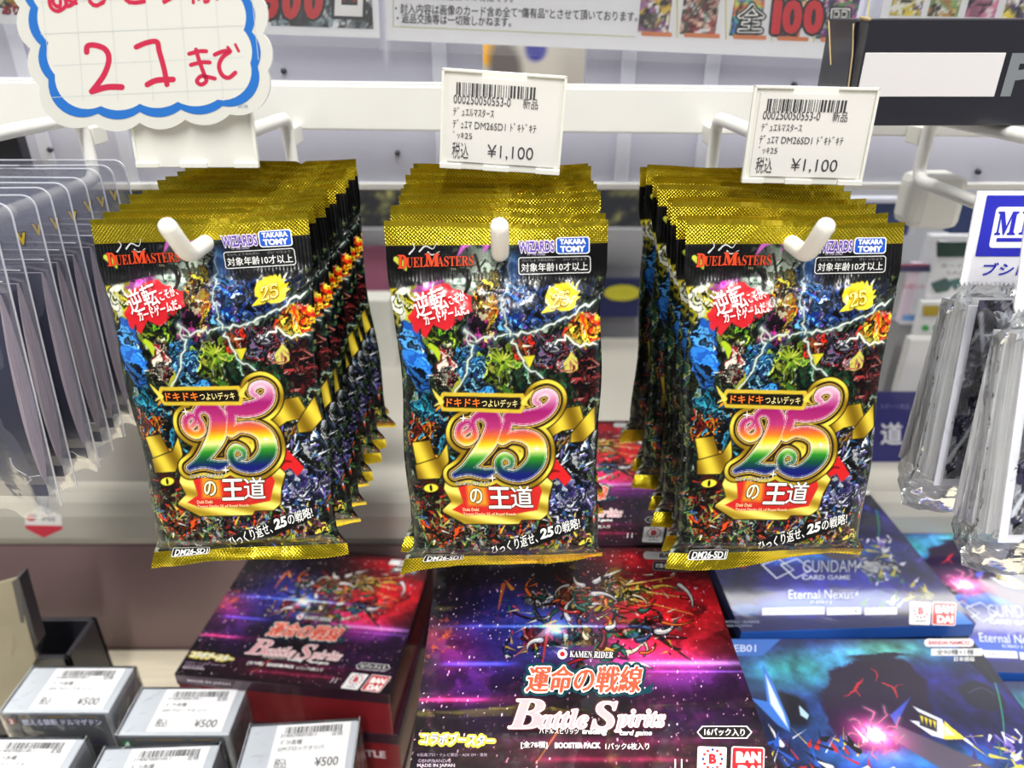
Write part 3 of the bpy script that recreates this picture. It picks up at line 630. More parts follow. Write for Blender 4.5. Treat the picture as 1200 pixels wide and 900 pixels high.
D.text('対象年齢10才以上', 650.5, 314, 79, 10, WH, 1.5, .0, 0, 4); D.text('たいしょうねんれい　　さい  いじょう', 650, 305.5, 76, 3, (150, 150, 150), 1.5, 0, 0, 4)
D.text('逆転', 502, 354, 41, 27, WH, 18, .012, 0, 4, (150, 20, 30), .02); D.text('こそが、', 536, 349, 22, 11, WH, 17, .02, 0, 4, (205, 34, 44), .04)
D.text('カードゲームだ。', 522, 368, 56, 12, WH, 15, .03, 0, 4, (205, 34, 44), .05)
D.text('𝟐𝟓', 661, 351, 24, 16, (250, 236, 110), 14, .0, .2, 3, (140, 100, 10), .035)
D.text('ドキドキ', 539, 471, 41, 9.5, (238, 120, 40), -.5, .03, 0, 3, (60, 20, 5), .03); D.text('つよいデッキ', 584, 471.5, 44, 9, (240, 224, 150), -.5, .01, 0, 4)
D.text('にじゅうごのおうどう', 553, 565, 42, 4.6, WH, 0, .01, 0, 3, (15, 12, 10), .06)
D.text('の', 556, 580, 15, 17, (250, 246, 205), 0, .03, 0, 3, (60, 40, 8), .05)
D.text('王', 585, 582, 27, 24, WH, 0, .04, 0, 3, (60, 40, 8), .04); D.text('道', 613, 581, 27, 25, WH, 0, .014, 0, 3, (60, 40, 8), .03)
D.text('Doki Doki', 548, 596, 20, 3.8, (240, 205, 160), 0, .02); D.text('Tsuyoi Decks 25 of Royal Roads', 571, 601.5, 66, 4, (240, 205, 160), 0, .02)
D.text('ひっくり返せ、', 602, 636, 58, 13, WH, 17, .012, .15, 4); D.text('25', 642, 622.5, 19, 12, WH, 15, .04, .2, 3, (14, 14, 16), .06); D.text('の戦略!', 668, 615.5, 33, 13, WH, 15, .012, .15, 4)
D.rect(520, 659, 46, 9, WH, 1, 2, 2); D.rect(520, 659, 44.5, 7.6, (20, 20, 22), 1, 1.6, 3); D.text('DM26-SD1', 521, 659.5, 40, 6, WH, 1, .03, 0, 4)
D.stroke([(548, 487, 0)[:2], (549, 487)], 1, WH, 5)
for x, y, r in ((540, 489, 5), (634, 524, 4), (578, 559, 5)):
    for a in range(4): D.stroke([(x, y), (x+r*math.cos(a*math.pi/2), y+r*math.sin(a*math.pi/2))], 1.6, (255, 255, 250), 6, .2, smooth=False)
lett = []
for sd in range(3):
    def mp(x, z, l, s_=(2, 5, 11)[sd]):
        a, y, c_ = pack_shape(x, z, s_); return (float(a), float(y)-l-.00025, float(c_))
    V = np.array(D.V); nx, y, z = pack_shape(V[:, 0], V[:, 1], (2, 5, 11)[sd]); sv = D.V
    me = D.mesh('printed_lettering', lambda x, y_, l: (x, y_, l), M['bagink'])
    co = np.stack([nx, y-.00035-V[:, 2]*.00005, z], -1); me.vertices.foreach_set('co', co.astype(np.float32).ravel()); me.update(); lett.append(me)
ordn = ['front', 'second', 'third', 'fourth', 'fifth', 'sixth', 'seventh', 'eighth', 'ninth', 'tenth']
def pack_row(cx, cy, zc, roll, side, n, seed):
    rr = random.Random(seed); P0 = PC(cx, cy, zc)
    for k in range(n):
        lab = (f'black and gold foil card pack with rainbow 25, front of the {side} row' if k == 0 else
               f'gold-topped foil card pack, {ordn[k] if k < n-1 else "rearmost"} from the front in the {side} row')
        jit = 0 if k == 0 else 1
        tl = (11.5*(1-k/(n-.2))**1.1) + jit*rr.uniform(-.6, .6)
        x = P0.x + jit*rr.uniform(-.0012, .0012) + (.0022*min(k, 4)/4 if side == 'left' else -.0045*k/n if side == 'right' else .001*k/n)
        t = thing('card_pack', lab, 'card pack', (x, P0.y+k*.0113, P0.z+.0007*k+jit*rr.uniform(-.001, .0012)), group=f'foil card packs on the {side} hook')
        t.rotation_euler = (Matrix.Rotation(-math.radians(roll+jit*rr.uniform(-2.0, 1.8)), 4, 'Y') @ Matrix.Rotation(-math.radians(tl), 4, 'X')).to_euler()
        vi = {'left': 1, 'middle': 0, 'right': 2}[side] if k == 0 else rr.randrange(3)
        link('printed_front', pack_front[vi], t); link('bag_back', pack_back[vi], t)
        if k == 0 or (side == 'right' and k < 3) or (side == 'left' and k < 2): link('printed_lettering', lett[vi], t)
pack_row(231, 254, .2905, 3.0, 'left', 9, 1); pack_row(581, 259, .2855, 1.2, 'middle', 9, 2); pack_row(934, 259, .2905, .8, 'right', 9, 3)
# ================================================================== price tags and the cloud-shaped sign
def price_tag(px, py, zc, roll, yaw, label, written=True):
    p = PC(px, py, zc); w_, h = .0502, .0385
    t = thing('price_tag', label, 'price tag', p, group='hooked price tags')
    t.rotation_euler = (Matrix.Rotation(math.radians(yaw), 4, 'Z') @ Matrix.Rotation(math.radians(roll), 4, 'Y') @ Matrix.Rotation(math.radians(-4), 4, 'X')).to_euler()
    b = MB(); b.box(-w_/2, 0, -h/2, w_/2, .0012, h/2, bev=.0004)
    for s in (-1, 1): b.box(s*w_/2-.0012*(s > 0)-.0, -.0012, -h/2, s*w_/2+.0012*(s < 0), 0, h/2, bev=.0003)
    b.box(-w_/2, -.0012, h/2-.0012, -.009, 0, h/2, bev=.0003); b.box(.009, -.0012, h/2-.0012, w_/2, 0, h/2, bev=.0003)
    for x0, x1 in ((-w_/2, -.016), (-.007, .004), (.015, w_/2)): b.box(x0, -.0016, -h/2, x1, 0, -h/2+.0022, bev=.0003)
    b.box(-.006, .0012, h/2-.012, .006, .006, h/2-.002, bev=.0005)
    b.build('holder', M['holder'], t)
    if written:
        b = MB(); b.box(-w_/2+.003, -.0007, -h/2+.003, w_/2-.0025, -.0001, h/2-.003); b.build('price_card', M['label'], t)
        D = Print(); K = (62, 60, 64); X = lambda f: -w_/2+f*w_; Z = lambda f: h/2-f*h; S = 1/143
        def tx(s_, x0, y0, x1, y1, **k): D.text(s_, (X(x0)+X(x1))/2, (Z(y0)+Z(y1))/2, (x1-x0)*w_, (y1-y0)*h, K, **k)
        D.barcode(0, 0, 0, 0, 7, K, 1, [(X(.12), Z(.13)), (X(.77), Z(.13)), (X(.77), Z(.25)), (X(.12), Z(.25))])
        tx('000250050553-0', .10, .25, .56, .335); tx('新品', .66, .24, .78, .345)
        tx('ﾃﾞｭｴﾙﾏｽﾀｰｽ', .10, .37, .43, .455); tx('ﾃﾞｭｴﾏ DM26SD1 ﾄﾞｷﾄﾞｷﾃ', .10, .49, .78, .58); tx('ﾞｯｷ25', .10, .61, .26, .685)
        tx('税込', .10, .72, .235, .89, bold=-.0); tx('¥1,100', .39, .725, .77, .875, bold=-.005)
        link('printed_lettering', D.mesh('printed_lettering', lambda x, y, l: (x, -.0008-l, y), M['print']), t)
    return t
price_tag(588.5, 144, .2970, 3.6, 0, 'white ¥1,100 price tag above the middle row of packs')
price_tag(947.5, 160, .3010, .9, -3, 'white ¥1,100 price tag above the rightmost row, in front of the black box')
price_tag(224, 139, .2950, .5, 2, 'blank ivory tag holder half hidden behind the cloud-shaped handwritten sign', False)

# cloud sign: outline of arcs between notches (px), thick board with a blue printed band
SO = PC(172, 70, .279); SX = Vector((1, 0, 0)); SZ = Vector((0, -.05, 1)).normalized(); SN = SX.cross(SZ)
Ls = planeL(SO, SX, SZ)
notch = [(48, 53), (57, 93), (115, 133), (164, 131), (212, 128), (261, 124), (302, 78), (295, 37), (289, -6), (283, -52), (236, -104), (186, -108), (136, -110), (86, -112), (26, -78), (30, -34), (36, 9)]
big = {(57, 93): 1, (261, 124): 1, (283, -52): 1, (86, -112): 1}
def cloud(off, cut=0):
    cx, cy = 166, 12; out = []; N = [(x+(x-cx)/abs(math.hypot(x-cx, y-cy))*cut, y+(y-cy)/abs(math.hypot(x-cx, y-cy))*cut) for x, y in notch]
    for i, (a, b_) in enumerate(zip(N, N[1:]+N[:1])):
        dx, dy = b_[0]-a[0], b_[1]-a[1]; l = math.hypot(dx, dy); h = (.30 if notch[i] in big else .16)*l+off
        nx, ny = dy/l, -dx/l
        if (a[0]-cx)*nx+(a[1]-cy)*ny < 0: nx, ny = -nx, -ny
        R = (l*l/4+h*h)/(2*h); c0 = ((a[0]+b_[0])/2+nx*(h-R), (a[1]+b_[1])/2+ny*(h-R)); a0 = math.atan2(a[1]-c0[1], a[0]-c0[0]); a1 = math.atan2(b_[1]-c0[1], b_[0]-c0[0])
        da = (a1-a0+math.pi) % (2*math.pi)-math.pi
        for k in range(10): an = a0+da*k/10; out.append((c0[0]+R*math.cos(an), c0[1]+R*math.sin(an)))
    return out
sg = thing('handwritten_sign', 'white cloud-shaped card sign with blue border and red handwriting at top left', 'sign', SO)
board = [Ls(*p) for p in cloud(1, 13)]
b = MB(); b.prism([(x*1, 0, 0) for x in ()] or [SX*x+SZ*y for x, y in board], -SN*.0016)
b.build('card_board', mat('gloss_card', (222, 222, 217), .3, 0, .5, .01), sg)
D = Print(Ls); D.poly(cloud(0), (48, 118, 205), 1); 
inner = cloud(-1.0, -9.5); D.poly(inner, (226, 226, 221), 2)
for i in range(-6, 7):
    x = 172+i*41; D.stroke([(x-8-(0), -90), (x+8, 118 if -3 < i < 3 else 70)], .7, (205, 210, 212), 3, smooth=False) if abs(i) < 4 else None
for j in range(-2, 4): y = 36+j*37; D.stroke([(62 if j > 0 else 48, y+4), (286, y-6)], .7, (205, 210, 212), 3, smooth=False) if y < 120 else None
RD = (205, 52, 84)
D.stroke([(102, 61), (103, 54), (112, 53), (124, 58), (128, 70), (122, 88), (108, 107)], 6.6, RD, 4); D.stroke([(108, 107), (126, 102), (143, 102)], 7.2, RD, 4)
D.stroke([(160, 55), (172, 50), (184, 49), (187, 60), (193, 82), (196, 99)], 6.2, RD, 4); D.stroke([(173, 99), (184, 94), (203, 93)], 6.8, RD, 4)
D.stroke([(222, 63), (234, 60), (242, 60)], 4.8, RD, 4); D.stroke([(224, 76), (236, 73), (246, 73)], 4.8, RD, 4); D.stroke([(230, 58), (234, 72), (240, 88), (242, 95), (236, 99), (231, 95), (236, 89), (244, 90), (252, 92)], 4.8, RD, 4)
D.stroke([(252, 64), (262, 60), (270, 60), (262, 66), (257, 76), (260, 87), (268, 91), (276, 85)], 5, RD, 4); D.stroke([(267, 55), (271, 60)], 3.2, RD, 4, smooth=False); D.stroke([(276, 52), (280, 60)], 3.2, RD, 4, smooth=False)
D.text('おひとり様', 158, -17, 196, 50, RD, 3, .012, 0, 3)
D.stroke([(58, -6), (60, 8), (69, 13), (78, 5), (74, -10)], 4.4, RD, 5); D.stroke([(76, -2), (90, 4)], 4, RD, 5, smooth=False)
D.text('H136', 285, 124.5, 11, 4, (110, 140, 180), 3)
link('printed_face', D.mesh('printed_face', lambda x, y, l: SX*x+SZ*y+SN*l, M['gloss']), sg)

# ================================================================== clear pouches of card sleeves at far left
m_pouch = film_mat('clear_pouch', .20, .16, (126, 128, 146), .2, .15, 45); m_rim = mat('clear_rim', (205, 208, 218), .25, 0, .8, .02, alpha=.5)
m_slv = mat('lilac_sleeve_edges', (168, 155, 168), .5, 0, .3, .10, 3, .5, 30, stretch=(40, 40, 1)); m_dark = mat('smoke_sleeve_face', (50, 52, 68), .3, 0, .5, .12, 10)
pw, ph = .077, .137
def rounded(w_, z0, z1, r, y):
    P = []
    for qx, zc_, a0 in ((1, z1-r, 0), (-1, z1-r, 90)):
        for k in range(6): a = math.radians(a0+k*18); P.append((qx*(w_/2-r)+r*math.cos(a), y, zc_+r*math.sin(a)))
    P += [(-w_/2, y, z0), (w_/2, y, z0)]; return P
def pouch_meshes(seed):
    rr = random.Random(seed); out = {}
    # lens-shaped block of sleeves
    b = MB(); n = 16; prof = []
    for k in range(n+1):
        v = k/n; th = .0053*math.sin(math.pi*min(1, v*1.05+.02))**.6*(.75+.35*v); prof.append((v, th))
    V = []; zt, zb_ = -.034, -.128
    for v, th in prof:
        z = zt+(zb_-zt)*v; V += [(-.034, -th, z), (.034, -th, z), (.034, th, z), (-.034, th, z)]
    Fs = []
    for k in range(n):
        a = 4*k
        for j in range(4): Fs.append((a+j, a+(j+1) % 4, a+4+(j+1) % 4, a+4+j))
    Fs += [(0, 1, 2, 3), (4*n+3, 4*n+2, 4*n+1, 4*n)]
    b.add(V, Fs); me = mesh('sleeve_block', b.V, b.F, m_slv); out['block'] = me
    me.materials.append(m_dark)
    for p in me.polygons:
        if abs(p.normal.y) > .8: p.material_index = 1
    # pouch film: front and back sheets, gathered below
    c = 22; R = 30; V = []; Fs = []
    for side in (-1, 1):
        base = len(V)
        for j in range(R+1):
            v = j/R; z = -v*ph
            for i in range(c+1):
                u = i/c-.5; bb = math.sin(math.pi*min(max((v-.2)/.8, 0), 1))**.5*(1-abs(2*u)**4)
                wr_ = .0012*math.sin(u*17+v*23+seed)+.0008*math.sin(u*41-v*13+seed*2)
                zz = z; yy = side*(.0057*bb+.0004)+wr_*(1 if v > .25 else .15)*(1 if v > .9 else .5)
                if v > .93: zz += .003*math.sin(u*14+seed); 
                x = u*pw*(1-.05*max(0, v-.85)/.15)
                if v < .05: x = math.copysign(min(abs(x), pw/2-.005*(1-math.sqrt(max(0, 1-(1-v/.05)**2)))), x)
                V.append((x, yy, zz))
        for j in range(R):
            for i in range(c): a = base+j*(c+1)+i; Fs.append((a, a+1, a+c+2, a+c+1))
    out['film'] = mesh('clear_pouch', V, Fs, m_pouch, True)
    b = MB(); P = rounded(pw, -ph+.004, 0, .005, 0); b.tube([P[-1]]+P[:-1], .00045, 6, False)
    b.tube([(-pw/2+.002, -.0006, -.028), (0, -.0006, -.0275), (pw/2-.002, -.0006, -.028)], .0003, 6)
    for k in range(5):
        x0 = rr.uniform(-.01, pw/2-.006); z0 = -rr.uniform(.06, .12); P = [(x0, -.0064, z0)]
        for q in range(3): x0 += rr.uniform(-.004, .006); z0 += rr.uniform(-.006, .004); P.append((x0, -.0064, z0))
        b.tube(P, .00018, 4)
    me = mesh('rim', b.V, b.F, m_rim, True); out['rim'] = me
    D = Print(); D.text('V', pw/2-.0085, -.0185, .0042, .0055, (196, 168, 50), 0, .05, 0, 2, (40, 40, 50), .05)
    D.text('TM', pw/2-.0035, -.0215, .0018, .001, (60, 60, 66)); out['logo'] = D.mesh('yellow_logo', lambda x, y, l: (x, -.0012-l, y), M['print'])
    return out
PMs = [pouch_meshes(i) for i in range(3)]
for k in range(9):
    s = k/8; Y = .275+.108*s; lab = 'front' if k == 0 else 'rearmost' if k == 8 else ordn[k]
    t = thing('sleeve_pouch', f'clear pouch of grey card sleeves, {lab}{"" if k == 0 else " from the front"} in the far left row', 'sleeve pouch',
              (-.2365+random.Random(k).uniform(-.001, .001), Y, ZC-.0665+random.Random(k+9).uniform(-.0008, .0008)), group='clear sleeve pouches on the far left hook')
    t.rotation_euler = (math.radians(-6.5+6*s), math.radians(-random.Random(k+3).uniform(-.8, .8)), 0); t.scale = (.99, 1, .955)
    q = PMs[k % 3]; link('sleeve_block', q['block'], t); link('clear_film', q['film'], t); link('rim', q['rim'], t); link('yellow_logo', q['logo'], t)

# ================================================================== blue-headed sleeve packs at far right
m_hd = mat('header_card', (238, 238, 244), .35, 0, .5, .01); m_cel = film_mat('cellophane', .08, .42, (240, 242, 246), .12, .5, 70)
m_edge = mat('sleeve_edges', (206, 208, 212), .45, 0, .2, .22, 30, .6, 60, stretch=(1, 25, .4))
cvS = Canvas(-.030, -.126, .030, -.044, 90, 110, lambda x, y: (x, y), .0007)
cvS.I[:] = cvS.texture([(70, 68, 96), (40, 40, 60), (120, 120, 150), (90, 84, 110), (200, 205, 215)], .12, 2)
for i in range(6): cvS.stroke([(-.03+.012*i, -.118, 1.5), (-.02+.012*i, -.09, .8), (-.028+.012*i, -.05, 1.5)], (190, 195, 205))
def sleeve_pack(X, Y, tilt, label, ztop=-.0635, dz=0):
    t = thing('sleeve_pack', label, 'sleeve pack', (X, Y, ZC+ztop), group='blue-headed sleeve packs on the far right hook'); t.rotation_euler = (math.radians(-tilt), 0, 0)
    w_ = .0745
    b = MB(); b.box(-w_/2, -.0004, -.037, w_/2, .0004, 0); n = 40
    for i in range(n): x = -w_/2+w_*i/n; b.add([(x, -.0003, -.037), (x+w_/n, -.0003, -.037), (x+w_/n/2, -.0003, -.0386), (x, .0003, -.037), (x+w_/n, .0003, -.037), (x+w_/n/2, .0003, -.0386)], [(0, 2, 1), (3, 4, 5), (0, 3, 5, 2), (1, 2, 5, 4)])
    hd = b.build('header_card', m_hd, t)
    D = Print(); BL = (36, 40, 178); D.rect(.001, -.014, w_-.006, .0245, BL, 0, 0, 1)
    D.rect(.0005, -.0145, .058, .0165, WH, 0, .0015, 2); D.rect(.0005, -.0145, .0565, .015, WH, 0, .001, 3)
    D.text('𝐌𝐄𝐌𝐁𝐄𝐑𝐒'[:2]+'𝐈', -.0195, -.0128, .0155, .0095, BL, 0, .02, 0, 4) if False else D.text('𝐌', -.0232, -.0128, .0085, .0095, BL, 0, .02, 0, 4)
    D.text('𝐈𝐍𝐈', -.0085, -.0128, .018, .0095, BL, 0, .02, 0, 4); D.rect(-.004, -.0195, .044, .0016, BL, 0, 0, 4)
    D.text('ブシロード', -.012, -.0315, .034, .0052, BL, 0, .04, .1, 2)
    link('printed_lettering', D.mesh('printed_lettering', lambda x, y, l: (x, -.0005-l, y), M['gloss']), t)
    # stack of sleeves, each ridge a fold of the stack's edge
    n = 26; th = .024; V = []; Fs = []; rr = random.Random(int(Y*1000))
    for i in range(n+1):
        y = th*i/n-.002; jx = rr.uniform(-.0006, .0006); jz = rr.uniform(-.0008, .0008)-.006*(i/n)**2*0
        for k in range(9):
            v = k/8; z = -.047-.082*v+jz*(v > .5); push = .004*math.sin(math.pi*(1-v))*0
            yy = (y+.002)*(.8+.5*v)-.002; V += [(-.0325+jx, yy, z), (.0325+jx, yy, z)]
    for i in range(n):
        for k in range(8):
            a = i*18+2*k; Fs += [(a, a+2, a+20, a+18), (a+1, a+19, a+21, a+3)]
        a = i*18; Fs += [(a, a+18, a+19, a+1), (a+16, a+17, a+35, a+34)]
    for k in range(8): a = 2*k; Fs.append((a, a+1, a+3, a+2)); a = n*18+2*k; Fs.append((a, a+2, a+3, a+1))
    link('sleeve_stack', mesh('sleeve_stack', V, Fs, m_edge), t)
    b = MB(); b.box(-.0335, -.0034, -.1295, .0335, -.0028, -.0465); b.build('white_border', M['seam'], t)
    P = np.stack([cvS.X, np.full(cvS.X.shape, -.0037), cvS.Y], -1); link('printed_face', cvS.grid_mesh('printed_face', P, M['gloss']), t)
    # cellophane bag, pinched under the header, loose at the foot
    c, R = 26, 34; V = []; Fs = []
    for side in (0, 1):
        base = len(V)
        for j in range(R+1):
            v = j/R; z = -.038-.104*v
            for i in range(c+1):
                u = i/c-.5; bl = min(1, v/.12)*min(1, max(0, (1.0-v)/.07)); ed = max(0, 1-abs(2*u)**6)
                y = (-.0045 if side == 0 else .021+.011*v)*bl*ed+.0008*math.sin(u*30+v*9+side)+(.0012*math.sin(u*47+v*31)+.0012*math.sin(u*21-v*60))*(1 if v < .14 or v > .9 else .3)
                flare = .007*max(0, v-.8)/.2*abs(2*u)
                V.append((u*w_*(1+.02*bl)+(math.copysign(flare, u)), y+.004*bl*side, z+.003*math.sin(u*9+side)*(v > .93)))
        for j in range(R):
            for i in range(c): a = base+j*(c+1)+i; Fs.append((a, a+1, a+c+2, a+c+1))
    # side walls
    for u_i in (0, c):
        for j in range(R): a = j*(c+1)+u_i; b2 = (R+1)*(c+1)+a; Fs.append((a, a+c+1, b2+c+1, b2))
    link('cellophane_bag', mesh('cellophane_bag', V, Fs, m_cel, True), t)
    return t
sleeve_pack(.2252, .2965, 9, 'blue-headed sleeve pack behind the front one at far right')
sleeve_pack(.2262, .2665, 16, 'front blue-headed sleeve pack at the right edge, dark picture showing', -.063)

# ================================================================== black box lying on the hooks, upper right
m_blk = mat('black_card', (38, 38, 46), .4, 0, .3, .06, 12, .1, 90); m_krf = mat('kraft_edge', (170, 150, 112), .8, 0, 0, .1, 60)
p0 = PY(996, 147, .350); bx = .1545; bz = ZC-.0455; bt = ZC-.0016
t = thing('black_box', 'black card box with blank white strip and grey letter P, upper right', 'box', (bx, .35, bz))
b = MB(); b.box(0, 0, 0, .19, .046, bt-bz, bev=.0006); b.build('carton', m_blk, t)
b = MB()
b.prism([(-.0011, .006, .001), (-.0011, .0265, .001), (-.0011, .040, .041), (-.0011, .012, .0425)], (.001, 0, 0)); fl = b.build('side_flap', m_blk, t)
b = MB(); b.tube([(-.0014, .003, .002), (-.0014, .008, .030), (-.0014, .013, .0415)], .0004, 6); b.tube([(-.0014, .042, .0425), (-.0014, .030, .024)], .0004, 6); b.tube([(-.0004, .0, .0436), (-.0016, .006, .0442), (0.0, .010, .0438)], .0008, 6); b.build('torn_edge', m_krf, t)
b = MB(); b.box(.0008, -.0004, .0125, .0625, .0001, .0305, bev=.00015); b.build('blank_strip', mat('blank_sticker', (226, 222, 222), .5, 0, .2, .01), t)
D = Print(); D.text('P', .0715, .0215, .0125, .0178, (128, 132, 136), 0, .05); link('printed_lettering', D.mesh('printed_lettering', lambda x, y, l: (x, -l, y), M['print']), t)

# ================================================================== boxed sets on the table
def carton(name, label, cat, cx, cy, ztop, rot, w_, d, h, body, group=None, lip=None, lid=.012):
    t = thing(name, label, cat, (cx, cy, ZC+ztop-h), (0, 0, math.radians(rot)), group)
    b = MB(); b.box(-w_/2+.0006, -d/2+.0006, .0003, w_/2-.0006, d/2-.0006, h-.0008, bev=.0006); b.build('tray', body, t)
    b = MB(); b.box(-w_/2, -d/2, h-lid, w_/2, d/2, h-.0002, bev=.0007); b.build('lid', lip or body, t)
    return t
BW, BD, BH = .147, .140, .0411
zC = TZ+6*BH
cxC, cyC = .0325, PZ(600, 642, zC).y-BD/2
Lb = planeL(Vector((cxC, cyC, ZC+zC)), Vector((1, 0, 0)), Vector((0, 1, 0)))
cb = Canvas(-BW/2, -BD/2, BW/2, BD/2, 330, 316, Lb, .00040)
def paint_space(c):
    c.I[:] = (16, 10, 22)
    tx = fbm(c.U*.02, c.V*.02, 3, 5); t2 = fbm(c.U*.035+c.WX*3, c.V*.035, 6, 5); t3 = fbm(c.U*.10, c.V*.10, 2, 4)
    c.glow(560, 745, 70, 60, (26, 16, 60), .8); c.glow(590, 720, 50, 60, (18, 26, 90), .8); c.glow(650, 735, 70, 55, (60, 90, 190), .9)
    c.glow(770, 720, 75, 80, (215, 32, 30), 1.0); c.glow(845, 700, 60, 60, (90, 6, 10), 1); c.glow(740, 655, 70, 25, (150, 20, 25), .9); c.glow(745, 765, 60, 28, (190, 40, 110), .9)
    c.glow(800, 790, 70, 24, (60, 40, 140), .8); c.glow(820, 840, 60, 40, (44, 18, 74), .7); c.glow(560, 810, 60, 50, (40, 14, 70), .9); c.glow(520, 780, 30, 40, (40, 10, 40), 1)
    c.glow(700, 888, 110, 22, (110, 20, 50), .7); c.glow(505, 745, 26, 24, (150, 60, 30), .5); c.glow(540, 760, 30, 30, (110, 20, 60), .5)
    c.I *= (.35+1.2*t2)[..., None]; c.I += (np.clip(t3-.5, 0, 1)*2*np.clip(tx-.35, 0, 1)*2.2)[..., None]*np.array((150, 60, 90.))*.7
    m = np.clip((fbm(c.U*.16, c.V*.16, 5, 3)-.6)*8, 0, 1)*np.exp(-(((c.X-Lb(510, 745)[0])/.010)**2+((c.Y-Lb(510, 745)[1])/.018)**2)); c.blend(m*.9, (230, 110, 70))
    # crossing blades of coloured energy in place of the printed figures
    A = c.patch
    A(636, 700, 26, 20, [(150, 160, 185), (70, 80, 110), (210, 215, 230), (60, 40, 60)], 0, .10, 1, .8); A(735, 690, 34, 24, [(205, 180, 60), (120, 90, 40), (190, 60, 40), (235, 225, 150)], -10, .12, 2, .9, 30)
    A(676, 700, 26, 36, [(190, 50, 40), (60, 90, 60), (220, 120, 60), (30, 24, 30)], 0, .11, 3, .7, 70); A(660, 745, 50, 18, [(150, 30, 40), (40, 40, 60), (190, 150, 70), (30, 80, 80)], 0, .11, 4, .7, 10)
    A(745, 738, 40, 16, [(30, 70, 100), (170, 40, 40), (30, 110, 80), (60, 110, 150)], 10, .10, 5, .7, 0); A(622, 745, 18, 16, [(160, 34, 44), (80, 20, 30)], 0, .1, 2)
    for p0_, p1_, w_, col in (((600, 690), (592, 680), 3, (220, 150, 60)), ((645, 720), (635, 780), 3, (190, 60, 50)), ((700, 715), (735, 690), 4, (190, 190, 60)), ((700, 760), (730, 720), 4, (30, 140, 100)),
                              ((760, 738), (815, 778), 5, (70, 40, 40)), ((735, 690), (800, 700), 2, (230, 200, 110)), ((735, 685), (790, 676), 1.5, (230, 200, 110)), ((735, 700), (812, 720), 1.2, (230, 180, 90)), ((640, 740), (602, 770), 4, (150, 90, 100)),
                              ((590, 685), (584, 715), 3, (200, 110, 50)), ((660, 850), (620, 900), 5, (60, 16, 26)), ((740, 850), (775, 900), 5, (60, 16, 26)), ((655, 855), (628, 895), 1.2, (170, 110, 70))):
        c.stroke([(*p0_, w_), (*p1_, .5)], col, smooth=False)
    rr = random.Random(21); pals = [(170, 30, 36), (210, 160, 60), (30, 90, 80), (190, 195, 210), (24, 18, 28), (90, 24, 36), (230, 120, 60), (40, 60, 110), (225, 215, 190)]
    for i in range(90):                       # curling ribbons of energy, thick in the middle of the lid
        x = rr.gauss(695, 48); y = rr.gauss(725, 30); a = rr.uniform(-.9, .9)+(math.pi if x < 690 else 0); l = rr.uniform(10, 38); bend = rr.uniform(-.7, .7); ww = rr.uniform(1, 4.5)
        if not (585 < x < 815 and 668 < y < 785): continue
        P = [(x, y, ww)]
        for k in range(3): a += bend; x += l/3*math.cos(a); y += l/3*math.sin(a)*.8; P.append((x, y, ww*(1-(k+1)/3.2)))
        cl = rr.choice(pals); c.stroke(P, (14, 8, 14), 1.2); c.stroke(P, cl)
        if ww > 2.5: c.stroke([(px_-.6, py_-.8, w3*.3) for px_, py_, w3 in P], tuple(min(255, v+70) for v in cl))
    c.shards((590, 670, 800, 770), [(230, 225, 215), (30, 20, 30), (200, 60, 50), (200, 170, 70), (40, 110, 110)], 130, 4, 18, 1.6, 3)
    c.glow(651, 738, 9, 9, (170, 230, 255), 1.0); c.glow(651, 738, 24, 20, (40, 90, 160), .8)
    for y, x0, x1, col, ww, op in ((734, 530, 760, (70, 110, 220), 2.2, .8), (734, 620, 700, (120, 180, 250), 1.5, .8), (778, 520, 600, (60, 90, 240), 3, .8), (777, 730, 880, (190, 190, 255), 3.6, .6), (777, 700, 890, (110, 90, 220), 9, .2), (787, 760, 890, (120, 100, 220), 1.5, .6),
                              (820, 482, 570, (230, 80, 120), 2.6, .75), (820, 480, 640, (170, 40, 90), 7, .3), (868, 560, 860, (90, 20, 60), 6, .5), (890, 620, 820, (190, 60, 100), 3, .4), (857, 820, 890, (120, 40, 90), 2, .3)):
        a = Lb(x0, y); e = Lb(x1, y); mx = (a[0]+e[0])/2; hw = abs(e[0]-a[0])/2
        c.I += (np.exp(-((c.Y-a[1])/c.px/ww)**2)*np.exp(-((c.X-mx)/hw)**4)*op)[..., None]*np.array(col, float)
    c.I = 255*(np.clip(c.I, 0, 255)/255)**1.12*np.array((.92, .88, .84))
    rr = random.Random(8)
    for i in range(900):
        x = rr.uniform(-BW/2, BW/2); y = rr.uniform(-BD/2, BD/2); jx = int((x+BW/2)/BW*(c.nx-1)); jy = int((y+BD/2)/BD*(c.ny-1)); b_ = rr.random()**3
        c.I[jy:jy+rr.choice((1, 1, 2, 3)), jx:jx+1] += np.array((240, 190, 200.))*(.25+.9*b_)
paint_space(cb)
m_lid = print_mat('glossy_lid', .32, .9, .05, wrinkle=.02, wscale=25)
P = np.stack([cb.X, cb.Y, np.zeros(cb.X.shape)], -1); me_bs = cb.grid_mesh('printed_top', P, m_lid)
D = Print(Lb)
D.rect(787, 652, 66, 9, (225, 225, 225), -2, 4, 1); D.text('BANDAI', 790, 652, 34, 5, (60, 40, 60), -2, .03, 0, 2)
D.rect(788, 664, 46, 11, (120, 120, 125), -2, 2, 1); D.rect(788, 664, 44, 9, (20, 18, 22), -2, 1.5, 2); D.text('対象年齢15才以上', 788, 664, 40, 5.5, WH, -2, .02, 0, 3)
D.poly([(659+6*math.cos(k*.63), 767+6*math.sin(k*.63)) for k in range(10)], (230, 225, 225), 2); D.poly([(659+3*math.cos(k*.63), 767+3*math.sin(k*.63)) for k in range(10)], (190, 30, 50), 3)
